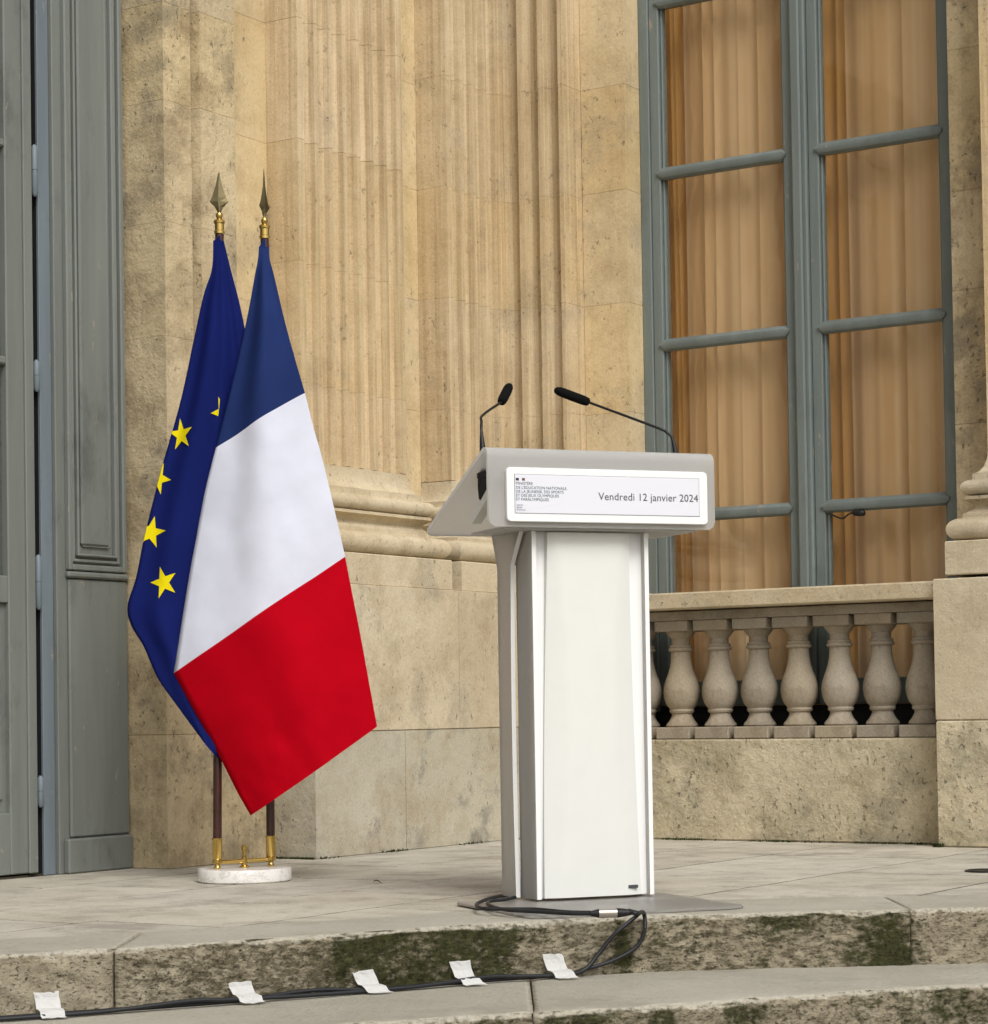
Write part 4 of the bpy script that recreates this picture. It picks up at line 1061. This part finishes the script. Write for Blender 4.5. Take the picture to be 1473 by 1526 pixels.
c4 = tubeo('audio_cable', spline([(0.314, 5.668, 0.026), (0.336, 5.665, 0.020), riser(0.335, 0.02, 0.008), riser(0.275, 0.026, -0.035), riser(0.235, 0.024, -0.08), riser(0.20, 0.028, -0.115), riser(0.15, 0.034, -0.126),
    riser(0.03, 0.036, -0.122), riser(-0.05, 0.038, -0.118), riser(-0.20, 0.042, -0.126), riser(-0.40, 0.040, -0.127), riser(-0.62, 0.043, -0.122), riser(-0.7, 0.040, -0.118), riser(-0.9, 0.045, -0.127), riser(-1.3, 0.044, -0.127), riser(-1.7, 0.044, -0.127)], 8), 0.0052, 'cable')
tag(c4, 'black cable looping down the mossy riser and along the step under the tapes, upper strand', 'cable', 'cables taped along the step')

def tape(x, label, wid, skew, hh, seed):
    bm = bmesh.new(); rnd = random.Random(seed); rows = []
    prof = [(0.003, hh), (0.005, hh * 0.8), (0.009, hh * 0.62), (0.020, 0.019), (0.036, 0.0185), (0.048, 0.015), (0.056, 0.006), (0.064, 0.004), (0.074, 0.004)]
    for k, (o, z) in enumerate(prof):
        row = []
        sh = skew * (k / (len(prof) - 1))
        for j in range(6):
            xx = x + sh + wid * (j / 5 - 0.5) + rnd.uniform(-0.0012, 0.0012)
            p = riser(xx, o + rnd.uniform(-0.0015, 0.002), -0.135 + z + rnd.uniform(0.0, 0.003)); row.append(bm.verts.new(p))
        rows.append(row)
    for a, b in zip(rows, rows[1:]):
        for j in range(5): bm.faces.new((a[j], a[j + 1], b[j + 1], b[j]))
    g = bmesh.ops.solidify(bm, geom=bm.faces[:], thickness=0.0006)
    o = link('tape_strip', bm, 'tape')
    return tag(o, label, 'tape', 'white tape strips holding the cables')
tape(-0.985, 'white tape strip over the cables below the first step stone by the door side', 0.050, 0.005, 0.052, 1)
tape(-0.588, 'white tape strip over the cables below the marble flag base', 0.048, 0.010, 0.045, 2)
tape(-0.318, 'white tape strip over the cables at the start of the green mossy riser', 0.047, 0.013, 0.050, 3)
tape(-0.095, 'white tape strip over the cables below the dark green moss, left of the lectern', 0.047, 0.008, 0.054, 4)
tape(0.128, 'white tape strip over the cables where they loop down from the connector', 0.049, 0.014, 0.056, 5)

# small dark floor fitting by the far pedestal
fd = thing('floor_drain', 'small round dark drain cover set in the terrace paving', 'drain', (1.487, 7.16, 0.0))
latheo('rim', [(0.060, 0.0), (0.060, 0.004), (0.052, 0.006), (0.048, 0.003)], 'black', fd, 24)

# ------------------------------------------------------------------ moss and weeds along the foot of the walls
def weeds():
    bm = bmesh.new(); rnd = random.Random(4)
    def clump(c, n, h):
        for _ in range(n):
            a = rnd.uniform(0, 6.283); r = rnd.uniform(0, 0.012); p = c + Vector((math.cos(a) * r, math.sin(a) * r, -0.002)); L = h * rnd.uniform(0.4, 1.0)
            d = Vector((math.cos(a) * 0.6, math.sin(a) * 0.6, 1)).normalized() * L; sd = Vector((-math.sin(a), math.cos(a), 0)) * rnd.uniform(0.0015, 0.0035)
            v = [bm.verts.new(q) for q in (p - sd, p + sd, p + d * 0.6 + sd * 0.8, p + d, p + d * 0.6 - sd * 0.8)]; bm.faces.new(v)
    for i in range(420):
        u = rnd.uniform(0.41, 1.78); dens = noise.noise(Vector((u * 5, 0, 0))) + 0.25
        if rnd.random() < dens: clump(wl(u, 0.117 - abs(rnd.gauss(0, 0.006))), 5, 0.014)
    for i in range(160):
        v = rnd.uniform(-1.34, -0.05); dens = noise.noise(Vector((v * 4, 3, 0))) + 0.05
        if rnd.random() < dens + (0.6 if v < -1.22 else 0): clump(wl(0.003 + abs(rnd.gauss(0, 0.005)), v), 5, 0.016)
    for i in range(70): clump(wl(rnd.uniform(-0.18, 0.0), -1.35 - abs(rnd.gauss(0, 0.006))), 5, 0.013)
    for i in range(40): clump(wl(1.787 + rnd.gauss(0, 0.006), -0.010 + rnd.gauss(0, 0.004)), 5, 0.022)
    for i in range(40): clump(wl(-0.15 + abs(rnd.gauss(0, 0.006)), rnd.uniform(-1.62, -1.36)), 5, 0.013)
    o = link('moss', bm, 'moss', recalc=False)
    return tag(o, 'thin green moss growing along the foot of the stone walls', 'moss', kind='stuff')
M['moss'] = plain('moss_green', (0.055, 0.065, 0.022), 0.9, spec=0.1, var=0.5, vs_=60)
weeds()
def leaf_bit(x, y, rot, ln, label):
    bm = bmesh.new(); n = 5; rows = []
    for i in range(n + 1):
        t = i / n; w_ = 0.35 * ln * math.sin(math.pi * min(0.98, 0.04 + t)) ; zz = 0.003 + 0.25 * ln * t * (1 - t) + 0.004 * math.sin(5 * t)
        rows.append([bm.verts.new((ln * (t - 0.5), -w_, zz + 0.3 * w_)), bm.verts.new((ln * (t - 0.5), 0, zz)), bm.verts.new((ln * (t - 0.5), w_, zz + 0.35 * w_))])
    for a, b in zip(rows, rows[1:]):
        for j in range(2): bm.faces.new((a[j], a[j + 1], b[j + 1], b[j]))
    o = link('dead_leaf', bm, 'leaf', smooth=True, recalc=False); o.location = (x, y, 0.0); o.rotation_euler = (0, 0, rot)
    return tag(o, label, 'leaf', 'dead leaves on the terrace')
M['leaf'] = plain('dead_leaf', (0.10, 0.055, 0.03), 0.8, spec=0.2, var=0.3, vs_=40)
leaf_bit(-1.175, 7.93, 0.4, 0.045, 'curled brown dead leaf on the terrace at the foot of the door jamb')
leaf_bit(-0.36, 7.05, 0.2, 0.030, 'small brown dead leaf on the terrace between the flag base and the lectern')
